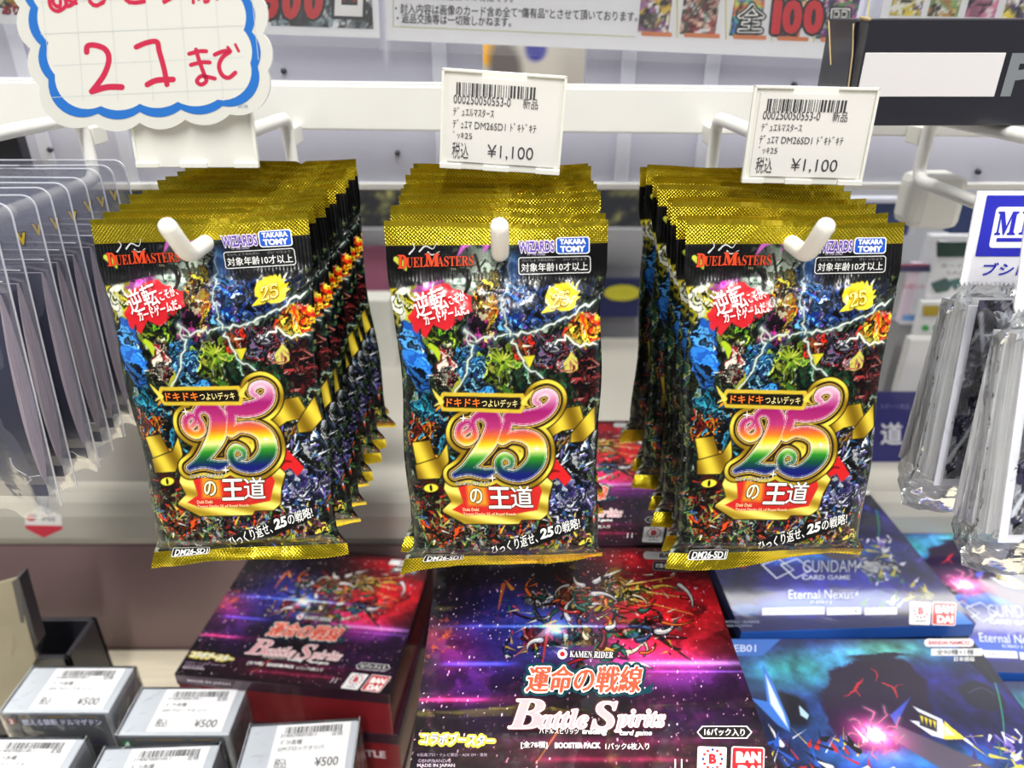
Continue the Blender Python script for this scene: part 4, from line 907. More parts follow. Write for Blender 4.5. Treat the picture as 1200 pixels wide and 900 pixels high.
D.halo('𝐊𝐀𝐌𝐄𝐍 𝐑𝐈𝐃𝐄𝐑', 693, 767.5, 51, 7.5, (238, 234, 236), [(1.3, (26, 20, 30))], .0, .1, -1.5, 2)
for k in range(14): a = k*math.pi/7; D.text('運命の戦線', 684+5*math.cos(a), 796.5+5*math.sin(a), 136, 31, (14, 60, 72), 0, .02, .22, -1)
for k in range(8): a = k*math.pi/4; D.text('運命の戦線', 684+1.8*math.cos(a), 796.5+1.8*math.sin(a), 136, 31, (250, 232, 222), 0, .015, .22, 1)
D.text('運命の戦線', 684, 796.5, 136, 31, (236, 84, 58), 0, .012, .22, 3)
D.text('運命の戦線', 685, 796.5, 136, 31, (236, 84, 58), 0, .012, .22, 3)
D.poly([(745, 815), (766, 800), (764, 812), (700, 822)], (14, 60, 72), 1)
RM = [(3.6, (60, 20, 34)), (1.5, (246, 232, 232))]
for tt, a_, b_, c_, d_ in (('𝑩', 617, 837, 42, 33), ('𝒂𝒕𝒕𝒍𝒆', 660, 843, 58, 22), ('𝑺', 708, 839, 30, 32), ('𝒑𝒊𝒓𝒊𝒕𝒔', 750, 845, 58, 25)): D.halo(tt, a_, b_, c_, d_, (226, 164, 170), RM, .0, 0, 0, 2)
D.text('バトルスピリッツ', 655, 857.5, 46, 6, WH, -.5, .02); D.text('trading', 697, 858.5, 30, 8, WH, -.5, .04, .2); D.text('card game', 745, 860, 38, 8, WH, -.5, .04, .2)
D.text('[全78種]', 626, 873.5, 31, 8.5, WH, 0, .02); D.text('BOOSTER PACK', 677, 874, 54, 7, WH, 0, .05); D.text('1パック6枚入り', 735, 875, 51, 8, WH, 0, .02)
for k in range(10): a = k*math.pi/5; D.text('コラボブースター', 536+2.6*math.cos(a), 867+2.6*math.sin(a), 86, 13, (216, 200, 70), -2, .03, .2, -1)
D.text('コラボブースター', 536, 867, 86, 13, WH, -2, .03, .2, 3, (40, 70, 150), .04)
D.text('©石森プロ・テレビ朝日・ADK EM・東映', 530, 885, 82, 4, (170, 150, 170), 0, 0); D.text('©BNP/BANDAI', 509, 892, 38, 4, (170, 150, 170), 0, 0); D.text('MADE IN JAPAN', 511, 898, 44, 5, (205, 190, 205), 0, .02)
hexp = lambda cx, cy, w_, h: [(cx-w_/2, cy), (cx-w_/2+6, cy-h/2), (cx+w_/2-6, cy-h/2), (cx+w_/2, cy), (cx+w_/2-6, cy+h/2), (cx-w_/2+6, cy+h/2)]
D.poly(hexp(849, 858.5, 65, 15), (225, 222, 225), 2); D.poly(hexp(849, 858.5, 62, 12.6), (16, 12, 18), 3); D.text('16パック入り', 849, 858.5, 47, 8.5, WH, -1, .03, 0, 3)
def maker_marks(D, cx, cy, s=1., g=38):
    D.rect(cx, cy, 34*s, 37*s, (240, 238, 238), -2, 2*s, 2); D.text('B', cx+1, cy-4*s, 9*s, 12*s, (200, 34, 48), 0, .06, 0, 5)
    for k in range(12): a = k*.5236; D.rect(cx+1+11*s*math.cos(a), cy-4*s+11*s*math.sin(a), 3*s, 3*s, (200, 34, 48) if k % 3 else (40, 60, 140), 0, 0, 4)
    D.text('BANDAI', cx+1, cy+13*s, 16*s, 3*s, (60, 50, 60), 0, .03, 0, 3)
    D.rect(cx+g*s, cy+.5, 39*s, 38*s, (236, 226, 226), -2, 3*s, 2); D.rect(cx+g*s, cy+.5, 36*s, 35*s, (200, 28, 42), -2, 2.5*s, 3)
    D.text('BAN', cx+(g+1)*s, cy-6*s, 29*s, 13*s, WH, -1, .07, 0, 3); D.text('DAI', cx+(g+2)*s, cy+10*s, 27*s, 13*s, WH, -1, .07, 0, 3)
maker_marks(D, 834, 894, 1., 42)
D.text('11', 795, 896, 9, 12, WH, 0, .0)
me_bl = D.mesh('printed_lettering', lambda x, y, l: (x, y, l), M['gloss'])
m_bs = mat('dark_maroon_card', (52, 26, 40), .35, 0, .7, .25, 40); m_bs2 = mat('red_card', (120, 26, 34), .35, 0, .7, .3, 25)
def bs_box(cx, cy, zt, rot, label, printed=True, group='space art booster boxes', body=None):
    t = carton('booster_box', label, 'box', cx, cy, zt, rot, BW, BD, BH-.0003, body or m_bs2, group, m_bs, .010)
    if printed:
        a = link('printed_top', me_bs, t); a.location = (0, 0, BH-.0003); a = link('printed_lettering', me_bl, t); a.location = (0, 0, BH-.0003)
    return t
bs_box(cxC, cyC, zC, 0, 'red and purple space art booster box, front centre, top of its stack')
bs_box(cxC+.001, cyC+BD+.0025, zC+.001, 0, 'red and purple booster box on the stack behind the centre box')
for k in range(1, 6):
    bs_box(cxC+random.Random(k).uniform(-.001, .001), cyC, zC-k*BH, random.Random(k).uniform(-.6, .6), f'dark booster box, {ordn[k]} from the top in the centre stack', False, 'dark booster boxes under the centre box')
    bs_box(cxC+.001+random.Random(k+7).uniform(-.001, .001), cyC+BD+.0035, zC-k*BH, 0, f'dark booster box, {ordn[k]} from the top in the stack behind the centre', False, 'dark booster boxes behind the centre stack')
zL = TZ+3*BH; fr = PZ(461, 817, zL); fl_ = PZ(198, 792, zL); mid = (fr+fl_)/2; rotL = -6.2; dv = Vector((-math.sin(math.radians(rotL)), math.cos(math.radians(rotL)), 0))
cL = mid+dv*(.130/2); tL = bs_box(cL.x, cL.y+.002, zL, rotL, 'tilted space art booster box at left, top of its stack under the left packs')
for k in range(1, 3): bs_box(cL.x+.002, cL.y+.002, zL-k*BH, rotL+.6*k, f'red-sided booster box, {ordn[k]} from the top in the left stack', False, 'red-sided booster boxes of the left stack')
for o_ in list(C.objects):
    if o_.name.startswith('booster_box') and 'left' in o_['label']: o_.scale = (1, .93, 1)
lb = [o_ for o_ in C.objects if o_.name.startswith('booster_box') and 'second from the top in the left' in o_['label']][0]
D = Print(); D.text('コラボブースター', -.005, .021, .05, .006, (225, 190, 170), 0, .03, .2, 2, (60, 20, 30), .05); D.text('BATTLE', .048, .020, .03, .007, (225, 210, 220), 0, .03)
D.poly([(-.012+.011*math.cos(math.pi+k*math.pi/10), .0308+.0085*math.sin(math.pi+k*math.pi/10)) for k in range(11)], (12, 10, 12), 3)
link('front_print', D.mesh('front_print', lambda x, y, l: (x, -BD/2-l, y), M['gloss']), lb)
D = Print(); D.text('MADE IN JAPAN', -.05, .036, .03, .003, (200, 190, 200), 0, .02); link('front_print', D.mesh('front_print', lambda x, y, l: (x, -BD/2-l, y), M['gloss']), tL)

# ------------------------------------------------------------------ blue sci-fi boxes at right
GW, GD, GH = .145, .146, .0456
zG = TZ+4*GH
g1y = PZ(1000, 749, zG).y-GD/2; g1x = .2028
Lg = planeL(Vector((g1x, g1y, ZC+zG)), Vector((1, 0, 0)), Vector((0, 1, 0)))
g2x = g1x+.004; g2y = g1y+GD+.006; zG2 = zG+.003; R2 = math.radians(2.5)
e1 = Vector((math.cos(R2), math.sin(R2), 0)); e2 = Vector((-math.sin(R2), math.cos(R2), 0))
Lg2 = planeL(Vector((g2x, g2y, ZC+zG2)), e1, e2)
cg = Canvas(-GW/2, -GD/2, GW/2, GD/2, 300, 290, Lg, .00042)
def paint_nebula(c):
    t2 = fbm(c.U*.02+c.WX*2, c.V*.02, 6, 5); t3 = fbm(c.U*.05, c.V*.05, 2, 4)
    c.I[:] = (14, 14, 40); n = t2[..., None]
    c.I = c.I*.7+np.array((34, 26, 120.))*n
    c.glow(930, 785, 85, 34, (40, 150, 120), 1); c.glow(1040, 760, 60, 18, (70, 150, 90), 1); c.glow(990, 770, 60, 16, (40, 110, 110), .9); c.glow(1110, 765, 50, 30, (10, 60, 70), 1); c.glow(1075, 890, 120, 22, (20, 110, 140), .8); c.glow(960, 850, 60, 40, (14, 60, 70), .8)
    c.I *= (.45+1.05*t3)[..., None]
    dk = (30, 14, 46)
    rock = [(962, 815), (975, 788), (1000, 773), (1030, 769), (1062, 776), (1084, 796), (1092, 826), (1082, 858), (1050, 880), (1005, 880), (970, 850)]
    c.poly(rock, dk, 0, 6, .5); c.ell(925, 830, 28, 30, (22, 20, 34), 0, .3, .3); c.ell(1150, 815, 30, 26, (22, 24, 44), 0, .2, .3); c.stroke([(1135, 812, .6), (1150, 806, .8), (1166, 814, .6)], (60, 60, 100))
    c.ell(1030, 769, 46, 7, (26, 24, 48), 3, .3, .3)
    for pts in ([(990, 815, .6), (1003, 806, 1.6), (1012, 796, .5)], [(1003, 806, 1.2), (1008, 816, .4)], [(1034, 798, .5), (1046, 806, 1.8), (1051, 818, .5)], [(1046, 806, 1), (1060, 801, .4)], [(1020, 783, .4), (1028, 788, 1), (1026, 797, .4)]): c.stroke(pts, (196, 34, 48), warp=.25)
    # blue blade, hot core with arcs, grey beam, small rocket, green arc
    c.poly([(893, 777), (906, 800), (925, 845), (926, 858), (912, 850), (880, 818), (899, 822)], (60, 120, 215), 0, 1.5); c.poly([(897, 790), (918, 835), (924, 854), (903, 825)], (220, 236, 255), 0, 2)
    c.poly([(936, 826), (948, 838), (946, 843), (938, 838)], (180, 215, 240), 0, 1)
    c.poly([(1038, 862), (1052, 850), (1150, 892), (1170, 905), (1110, 905)], (82, 74, 92), 0, 4); c.poly([(1067, 817), (1043, 838), (1050, 850)], (60, 80, 190), 0, 2)
    c.glow(1026, 862, 34, 28, (190, 40, 110), 1.); c.glow(1026, 862, 20, 17, (255, 120, 170), .8); c.glow(1025, 860, 11, 10, (255, 255, 255), 1.2)
    for s_ in range(9): a = s_*.7; c.bolt([(1026+12*math.cos(a), 860+10*math.sin(a)), (1026+26*math.cos(a+.4), 860+24*math.sin(a+.4)), (1026+34*math.cos(a+.1), 858+32*math.sin(a+.1))], 1.2, (250, 110, 170), s_)
    c.poly([(1069, 827), (1104, 843), (1110, 860), (1106, 866), (1092, 862), (1066, 844), (1082, 846), (1078, 836)], (212, 216, 228), 0, 1); c.poly([(1076, 834), (1098, 844), (1098, 858), (1078, 850)], (40, 36, 50), 0, 1)
    for k in range(4): c.poly([(1078+k*5, 838+k*2), (1082+k*5, 840+k*2), (1081+k*5, 848+k*2)], (220, 200, 60), 0, 1)
    c.poly([(1106, 845), (1133, 866), (1106, 866)], (245, 222, 70), 0, 1.5, .1); c.poly([(1108, 850), (1120, 862), (1107, 862)], (255, 250, 190), 0, 1.5)
    c.stroke([(1150, 775, .8), (1166, 800, .9), (1175, 840, .8), (1177, 872, .5)], (40, 170, 110), op=.8); 
    c.shards((900, 858, 1020, 905), [(30, 26, 34), (190, 40, 40), (235, 235, 240), (225, 200, 60), (40, 90, 190), (20, 20, 26)], 60, 10, 34, 4.5, 11, (20, 160)); c.shards((1140, 860, 1200, 905), [(120, 100, 190), (230, 230, 245), (60, 50, 120), (200, 190, 80)], 34, 8, 24, 3.5, 12)
    # front third of the lid: pale crossed frames, mid blue band, small print bars (seen on the box behind)
    def q(x, y): a = Lg2(x, y); return a
    s0 = c.L; c.L = Lg2
    c.glow(930, 705, 60, 26, (70, 90, 170), .8); c.glow(1000, 680, 80, 30, (40, 50, 120), .8)
    c.poly([(895, 706), (1030, 692), (1060, 703), (1046, 716), (890, 712)], (62, 100, 190), 3, 8, op=.8)
    c.ell(875, 714, 26, 15, (70, 120, 190), 0, .35, .2, .8)
    c.patch(1035, 668, 40, 26, [(205, 210, 228), (90, 90, 190), (60, 110, 110), (40, 34, 96), (230, 232, 240)], 30, .06, 3, .8, 40, .05); c.patch(1078, 698, 22, 12, [(180, 176, 100), (90, 96, 70), (210, 205, 140)], 30, .08, 5, .6)
    c.shards((1000, 635, 1085, 708), [(215, 220, 236), (70, 66, 170), (200, 190, 90), (50, 120, 100)], 40, 10, 30, 4, 15, (20, 70))
    c.poly([(1090, 736), (1125, 716), (1150, 740)], (54, 120, 205), 0, 1)
    c.poly([(840, 742), (845, 727), (1080, 722), (1100, 740)], (30, 34, 80), 0, 3, op=.8)
    c.L = s0
    c.poly([(855, 746), (917, 746), (900, 762), (893, 768), (857, 768)], (58, 106, 190), 1, 2); c.poly([(1150, 745), (1190, 800), (1160, 800), (1120, 760), (1138, 748)], (14, 14, 26), 0, 3, op=.8)
paint_nebula(cg)
me_g = cg.grid_mesh('printed_top', np.stack([cg.X, cg.Y, np.zeros(cg.X.shape)], -1), m_lid)
D = Print(Lg)
D.text('EB01', 873, 760, 26, 8.5, (190, 205, 240), 0, .02)
D.rect(1112, 753.5, 58, 9.5, (236, 226, 228), 0, 4.5, 2); D.text('BANDAI NAMCO', 1112, 753.5, 48, 4.6, (190, 60, 80), 0, .03, 0, 2)
D.rect(1121, 764.5, 60, 8.4, (238, 238, 240), 0, 1, 2); D.text('全90種+1種', 1119, 764.5, 44, 6.2, (50, 50, 60), 0, .02, 0, 2); D.text('日本語版', 1130, 772.6, 24, 5.2, WH, 0, .02)
D.L = Lg2
for ox in (0, 22):
    for pts in ([(893+ox, 662), (912+ox, 655), (930+ox, 668), (910+ox, 678), (893+ox, 662)],): D.stroke(pts, 1.6, (196, 204, 226), 2, smooth=False)
D.text('GUNDAM', 972, 664, 62, 14, (214, 220, 236), 0, -.01, 0, 2); D.text('CARD GAME', 968, 677, 56, 5.5, (206, 212, 232), 0, .02)
D.text('Eternal Nexus', 962, 697, 76, 10.5, (232, 238, 252), 0, .0, 0, 3, (60, 90, 190), .03); D.text('EB01', 962, 706, 24, 3.4, (214, 224, 250), 0, .0)
for x0, x1 in ((893, 966), (969, 1009), (1013, 1051)): D.rect((x0+x1)/2, 716.5, x1-x0, 8.5, (226, 228, 238), 1, 0, 2); D.text('1パック6枚入り'[:(x1-x0)//8], (x0+x1)/2, 716.5, (x1-x0)*.8, 4.5, (80, 84, 110), 1, .0, 0, 2)
maker_marks(D, 1078, 719, .72, 39); D.text('©SOTSU・SUNRISE', 868, 729, 44, 3, (150, 160, 190)); D.text('MADE IN JAPAN', 864, 734, 34, 3, (150, 160, 190))
me_gl = D.mesh('printed_lettering', lambda x, y, l: (x, y, l), M['gloss'])
m_gb = mat('blue_card', (44, 92, 178), .32, 0, .8, .08, 20); m_gd = mat('navy_card', (24, 30, 66), .35, 0, .7, .2, 30)
def g_box(cx, cy, zt, rot, label, printed=True, group='blue sci-fi card boxes', h=GH):
    t = carton('card_set_box', label, 'box', cx, cy, zt, rot, GW, GD, h-.0003, m_gd, group, m_gb, .010)
    if printed:
        a = link('printed_top', me_g, t); a.location = (0, 0, h-.0003); a = link('printed_lettering', me_gl, t); a.location = (0, 0, h-.0003)
    return t
g_box(g1x, g1y, zG, 0, 'blue nebula card set box, front right, topmost of its stack')
h2 = (zG2-TZ)/4
g_box(g2x, g2y, zG2, 2.5, 'blue nebula card set box directly behind the front right one, topmost', h=h2)
zG3 = TZ+3*GH; g3x, g3y = .352, .405
g_box(g3x, g3y, zG3, -1.5, 'blue nebula card set box at right edge with white glare, under the sleeve packs')
g_box(.3535, g3y-GD-.006, zG3-.001, -1, 'blue nebula card set box at the lower right corner, cut by the frame')
for k in range(1, 4):
    g_box(g1x+random.Random(k).uniform(-.001, .001), g1y, zG-k*GH, 0, f'navy card set box, {ordn[k]} from the top in the front right stack', False, 'navy card set boxes under the front right box')
    g_box(g2x, g2y, zG2-k*h2, 2.5, f'navy card set box, {ordn[k]} from the top in the stack behind front right', False, 'navy card set boxes behind the front right stack', h=h2)
    if k < 3:
        g_box(g3x, g3y, zG3-k*GH, -1.5, f'navy card set box, {ordn[k]} from the top in the right edge stack', False, 'navy card set boxes of the right edge stack')
        g_box(.3535, g3y-GD-.006, zG3-.001-k*GH, -1, f'navy card set box, {ordn[k]} from the top in the lower right stack', False, 'navy card set boxes of the lower right stack')

# ------------------------------------------------------------------ silver-wrapped card decks with 500 yen stickers
m_sil = mat('silver_film_box', (200, 206, 214), .3, .1, .8, .08, 14, .5, 60); m_nav = mat('navy_deck_face', (26, 28, 58), .35, 0, .8, .35, 90, .1, 80); m_wrap = film_mat('shrink_wrap', .12, .6, (225, 230, 238), .14, .8, 50)
m_seam = mat('wrap_highlight', (226, 230, 235), .25, 0, .5, .02, alpha=.7)
def deck(cx, cy, zt, rot, w_, d, label, mark, words, seed, mcol):
    h = zt-TZ
    t = thing('card_deck', label, 'card deck', (cx, cy, ZC+TZ), (0, 0, math.radians(rot)), 'silver-wrapped decks at lower left')
    b = MB(); b.box(-w_/2+.001, -d/2+.001, 0, w_/2-.001, d/2-.001, h-.001, bev=.001); b.build('deck_box', m_sil, t)
    b = MB(); b.box(-w_/2+.0015, -d/2+.0002, .002, w_/2-.004, -d/2+.0012, h-.0035); b.build('printed_side', m_nav, t)
    D = Print(); x0 = -w_/2+.006
    D.poly([(x0+.0032*math.cos(k*.63), h-.0085+.0032*math.sin(k*.63)) for k in range(10)], mcol, 1); D.text(mark, x0, h-.0085, .0028, .0042, WH, 0, .03, 0, 2)
    if words: D.text(words, .003, h-.0092, w_*.72, .0058, (205, 208, 225), 0, .03, 0, 2, (60, 60, 110), .05); D.text('スーパーデッキ', .0, h-.0146, w_*.3, .0022, (150, 150, 180)); 
    D.stroke([(-w_/2+.012, h-.0045), (w_/2-.008, h-.0045)], .0008, (150, 120, 50), 1, smooth=False)
    rr = random.Random(seed)
    for k in range(40): D.stroke([(rr.uniform(-.45, .42)*w_, rr.uniform(.3, .78)*h), (rr.uniform(-.45, .42)*w_, rr.uniform(.3, .78)*h)], .0012, rr.choice([(60, 60, 120), (90, 50, 110), (40, 80, 130), (20, 20, 40)]), 1, .0003, smooth=False) if k < 12 else None
    link('side_print', D.mesh('side_print', lambda x, y, l: (x, -d/2+.00005-l, y), M['print']), t)
    # sticker
    b = MB(); sx, sy, sw, sh = .006, .0005, w_*.665, d*.86
    b.box(sx-sw/2, sy-sh/2, h-.001, sx+sw/2, sy+sh/2, h-.0005, bev=.0002); b.build('price_sticker', M['paper'], t)
    D = Print(); K = (60, 58, 62); X = lambda f: sx-sw/2+f*sw; Y = lambda f: sy+sh/2-f*sh
    def tx(s_, a, b0, c_, d0, **k): D.text(s_, (X(a)+X(c_))/2, (Y(b0)+Y(d0))/2, (c_-a)*sw, (d0-b0)*sh, K, **k)
    D.barcode(0, 0, 0, 0, 3, K, 1, [(X(.13), Y(.06)), (X(.9), Y(.06)), (X(.9), Y(.2)), (X(.13), Y(.2))])
    tx('214007000100-1', .08, .21, .55, .28); tx('定価', .76, .2, .9, .3); tx('ｷﾞﾌﾄ各種', .1, .34, .38, .44); tx('DMブロックオリパ', .09, .48, .68, .57); tx('税込', .08, .72, .24, .92); tx('¥500', .6, .74, .9, .92)
    link('printed_lettering', D.mesh('printed_lettering', lambda x, y, l: (x, y, h-.00045+l), M['print']), t)
    # loose film: a slightly larger skin with folds and seams
    c, R = 14, 10; V = []; Fs = []; hs = []
    for j in range(R+1):
        for i in range(c*4):
            q, f = divmod(i, c); f = f/c; x, y = ((-1+2*f, -1), (1, -1+2*f), (1-2*f, 1), (-1, 1-2*f))[q]
            v = j/R; wv = (.0006*math.sin(i*1.3+seed+v*7)+.0004*math.sin(i*2.9+v*19))*min(1, v*3+.15)*.7
            V.append((x*(w_/2+.0002+wv*(.4+v)), y*(d/2+.0001+wv*(.4+v)), (h-.0009)*(1-v)))
    for j in range(R):
        for i in range(c*4): a = j*c*4+i; a2 = j*c*4+(i+1) % (c*4); Fs.append((a, a2, a2+c*4, a+c*4))
    b = MB(); b.add(V, Fs, True); b.build('shrink_wrap', m_wrap, t); b = MB()
    for s_ in (-1, 1):
        P = [(s_*(w_/2-.0005), y*d/2, h+.0002+.0002*math.sin(y*9+seed)) for y in (-1, -.5, 0, .5, 1)]; b.tube(P, .00025, 5)
    b.tube([(-w_/2, -d/2, h+.0001), (0, -d/2-.0002, h+.0003), (w_/2, -d/2, h+.0001)], .00025, 5)
    for k in range(6):
        x, y = -w_/2+rr.uniform(.003, .012), rr.uniform(-.45, .45)*d; b.tube([(x, y, h), (x+rr.uniform(.001, .004), y+rr.uniform(-.002, .004), h+.0002)], .0002, 4)
    b.build('wrap_seam_highlights', m_seam, t)  # film seams and folds, coloured pale to draw their highlights
zD = -.402
deck(-.2965, .3405, zD, 0, .0715, .038, 'silver-wrapped ¥500 deck with navy lettered side, back row beside the black carton', '2', '燃える禁断 ドルマゲドン', 1, (130, 30, 40))
deck(-.2130, .3235, zD, 0, .0715, .037, 'silver-wrapped ¥500 deck with green mark, back row beside the booster box', '4', '', 2, (40, 120, 70))
deck(-.3012, .2855, zD, 0, .0715, .037, 'silver-wrapped ¥500 deck in the bottom left corner of the photo', '3', '', 3, (60, 80, 160))
deck(-.2150, .2800, zD, 2.5, .0715, .037, 'silver-wrapped ¥500 deck in the front row, right of the corner deck', '1', '', 4, (150, 90, 40))
deck(-.1262, .2860, zD+.014, 4.0, .0675, .037, 'silver-wrapped ¥500 deck standing alone in front of the left booster box', '5', '', 5, (60, 80, 160))

# ------------------------------------------------------------------ black carton with raised flap, lower left
t = thing('open_carton', 'open black carton with kraft inside and raised flap at the left edge', 'carton', (-.36, .40, ZC+TZ))
rel = lambda p: Vector(p)-Vector((-.36, .40, ZC+TZ))
m_kr = mat('grey_kraft', (142, 134, 112), .7, 0, 0, .08, 30, .1, 200)
fy = .378; A_, B_, C_, D_ = PY(18, 679, fy), PY(42, 772, fy-.004), PY(4, 836, fy-.014), PY(-60, 700, fy)
E_ = PY(-80, 836, fy-.014)
b = MB(); b.prism([rel(A_), rel(B_), rel(C_), rel(E_), rel(D_)], (0, .003, 0)); b.build('raised_flap', m_kr, t)
b = MB(); q = [PY(14, 682, fy-.001), PY(22, 677, fy-.001), PY(44, 755, fy-.001), PY(38, 778, fy-.005), PY(33, 770, fy-.003)]; b.prism([rel(p) for p in q], (0, .010, 0)); b.build('flap_edge', m_blk, t)
b = MB(); x0, x1 = PY(36, 770, .386).x, PY(76, 770, .386).x; z1 = PY(60, 757, .40).z-(ZC+TZ)
b.box(-.20, -.012, 0, x1+.36, -.008, z1, bev=.0006); b.box(x1+.36-.004, -.012, 0, x1+.36, .03, z1, bev=.0006); b.box(-.20, .026, 0, x1+.36, .03, z1, bev=.0006); b.box(-.20, -.012, 0, x1+.36, .03, .004); b.build('carton_walls', m_blk, t)
b = MB(); q = [PY(-5, 668, .44), PY(-5, 684, .44), PY(12, 684, .44), PY(10, 676, .44)]

# ================================================================== paper notices above the bar
def heavy(D, ch, cx, cy, w_, h, col, g, oc):
    """thick poster letter with a dark rim: the rim is the letter laid down several times around"""
    for k in range(12): a = k*math.pi/6; D.text(ch, cx+g*.62*math.cos(a), cy+g*.62*math.sin(a), w_, h, oc, 0, .02, .1, 4)
    for k in range(8): a = k*math.pi/4; D.text(ch, cx+g*.22*math.cos(a), cy+g*.22*math.sin(a), w_, h, col, 0, .02, .1, 6)
    D.text(ch, cx, cy, w_, h, col, 0, .02, .1, 6)
def poster(name, label, cat, x0, y0, x1, y1, Y, slope, draw, base=(236, 236, 240), group=None, sleeve=True):
    c = PY((x0+x1)/2, (y0+y1)/2, Y); ang = math.radians(slope); ex = Vector((math.cos(ang), 0, -math.sin(ang))); ez = Vector((math.sin(ang), 0, math.cos(ang)))
    L = planeL(c, ex, ez); a = L(x0, y1-math.tan(ang)*(x1-x0)/2); e = L(x1, y0+math.tan(ang)*(x1-x0)/2)
    t = thing(name, label, cat, c, group=group); F3 = lambda x, y, l: ex*x+ez*y+Vector((0, -1, 0))*l
    b = MB(); b.prism([F3(a[0], a[1], 0), F3(e[0], a[1], 0), F3(e[0], e[1], 0), F3(a[0], e[1], 0)], (0, .0006, 0)); b.build('sheet', mat('sheet_paper', base, .6, 0, 0, .01), t)
    D = Print(L); draw(D, L, t, F3); 
    if D.V: link('printed_lettering', D.mesh('printed_lettering', F3, M['print']), t)
    if sleeve: b = MB(); m_ = .004; b.prism([F3(a[0]-m_, a[1]-m_*1.4, .001), F3(e[0]+m_, a[1]-m_*1.4, .001), F3(e[0]+m_, e[1]+m_, .001), F3(a[0]-m_, e[1]+m_, .001)], (0, -.0004, 0)); b.build('clear_sleeve', M['clear'], t)
def art_panel(t, F3, L, q, pals, seed, n=70, step=.0012):
    """a busy little picture, painted as flat print; q = px box"""
    a = L(q[0], q[3]); e = L(q[2], q[1]); nx = max(8, int(abs(e[0]-a[0])/step)); ny = max(8, int(abs(e[1]-a[1])/step))
    c = Canvas(a[0], a[1], e[0], e[1], nx, ny, L, .0006); c.I[:] = c.texture(pals, .07, seed, .07); c.shards(q, pals+[(240, 240, 240), (20, 20, 20)], n, 5, 20, 3, seed)
    P = np.array([F3(x, y, .00015) for x, y in zip(c.X.ravel(), c.Y.ravel())]).reshape(c.ny, c.nx, 3)
    link('printed_picture', c.grid_mesh('printed_picture', P, M['print']), t)
K = (30, 28, 34)
def d_notice(D, L, t, F3):
    D.text('・引換券の交換は当日のみ有効です。', 527, -5, 148, 11, K, -2, .012); D.text('・封入内容は画像のカード含め全て“傷有品”とさせて頂いております。', 605, 14.5, 284, 12, K, -2, .012)
    D.text('・返品交換等は一切致しかねます。', 532, 23.5, 134, 11.5, K, -2, .012)
    D.stroke([(461, 31), (744, 43)], 1.2, (205, 210, 160), 1, smooth=False); D.stroke([(461, -20), (461, 31)], 1.2, (190, 190, 150), 1, smooth=False)
    pals = [[(225, 190, 70), (170, 110, 160), (240, 230, 200), (120, 70, 110)], [(190, 60, 60), (120, 40, 50), (220, 180, 160), (70, 80, 60)], [(60, 110, 190), (90, 170, 160), (230, 120, 60), (180, 200, 90)], [(200, 60, 60), (240, 180, 120), (120, 40, 90), (60, 120, 90)], [(90, 150, 90), (190, 70, 150), (230, 220, 190), (70, 60, 110)]]
    for i, (xa, xb) in enumerate(((747, 792), (796, 849), (854, 903), (906, 952), (955, 1016))):
        yo = (xa-747)*.034; art_panel(t, F3, L, (xa, -35, xb, 38+yo), pals[i], i); D.rect((xa+xb)/2, 40+yo, (xb-xa)*.8, 5, (220, 130, 80), -2, 2, 2); D.stroke([(xb+1.5, -30), (xb+1.5, 44+yo)], 1.4, (215, 205, 90), 2, smooth=False)
    heavy(D, '全', 880, 21, 30, 32, WH, 5, K); heavy(D, '1', 910, 20, 11, 37, (214, 38, 46), 7, K); heavy(D, '0', 928, 20, 20, 37, (214, 38, 46), 7, K); heavy(D, '0', 953, 20, 20, 37, (214, 38, 46), 7, K); heavy(D, '円', 984, 22, 22, 22, WH, 5, K)
poster('notice_sheet', 'white notice sheet with Japanese text and card pictures, top centre', 'notice', 452, -70, 1022, 58, .485, 2.2, d_notice)
def d_500(D, L, t, F3):
    art_panel(t, F3, L, (318, -40, 434, 30), [(60, 62, 70), (140, 160, 170), (200, 205, 210), (40, 40, 50)], 3); [heavy(D, ch, 316+i*26, -1, 19, 44, (206, 34, 40), 8, (20, 18, 20)) for i, ch in enumerate('500')]
    D.rect(409, 2, 40, 42, (22, 20, 22), -2, 0, 5); D.rect(409, 0, 33, 38, (238, 236, 236), -2, 0, 6); D.rect(410, -6, 19, 24, (40, 34, 38), -2, 0, 7); D.text('円', 410, -6, 15, 16, (150, 40, 50), 0, .02, 0, 8)
poster('price_poster', 'small poster with red 500 digits right of the cloud sign', 'poster', 250, -70, 440, 41, .483, 1.8, d_500)
def d_l(D, L, t, F3): art_panel(t, F3, L, (-60, -50, 18, 8), [(235, 210, 60), (245, 235, 180), (190, 60, 60)], 2, 20); D.text('くあり', 8, 12, 30, 10, (170, 24, 34), 0, .05, 0, 4, (60, 10, 10), .06)
poster('corner_poster', 'yellow and red poster corner at the top left of the photo', 'poster', -90, -70, 24, 27, .483, 1.0, d_l)
def d_r(D, L, t, F3):
    for i in range(6): xa = 1042+i*44; art_panel(t, F3, L, (xa, -50, xb_(xa), -4), [[(200, 70, 110), (240, 200, 90), (120, 60, 150), (230, 230, 220)], [(220, 150, 60), (90, 60, 120), (200, 60, 60)], [(90, 150, 90), (220, 90, 120), (240, 220, 160)]][i % 3], i+2); art_panel(t, F3, L, (xa, 0, xb_(xa), 18+i), [[(210, 190, 60), (90, 60, 120), (240, 240, 230)], [(120, 150, 90), (160, 120, 60), (230, 220, 200)], [(120, 60, 110), (200, 120, 150)]][i % 3], i+4, 12)
def xb_(x): return x+41
poster('picture_sheet', 'sheet of colourful card pictures behind the black box, top right', 'poster', 1030, -70, 1320, 30, .482, 1.2, d_r)

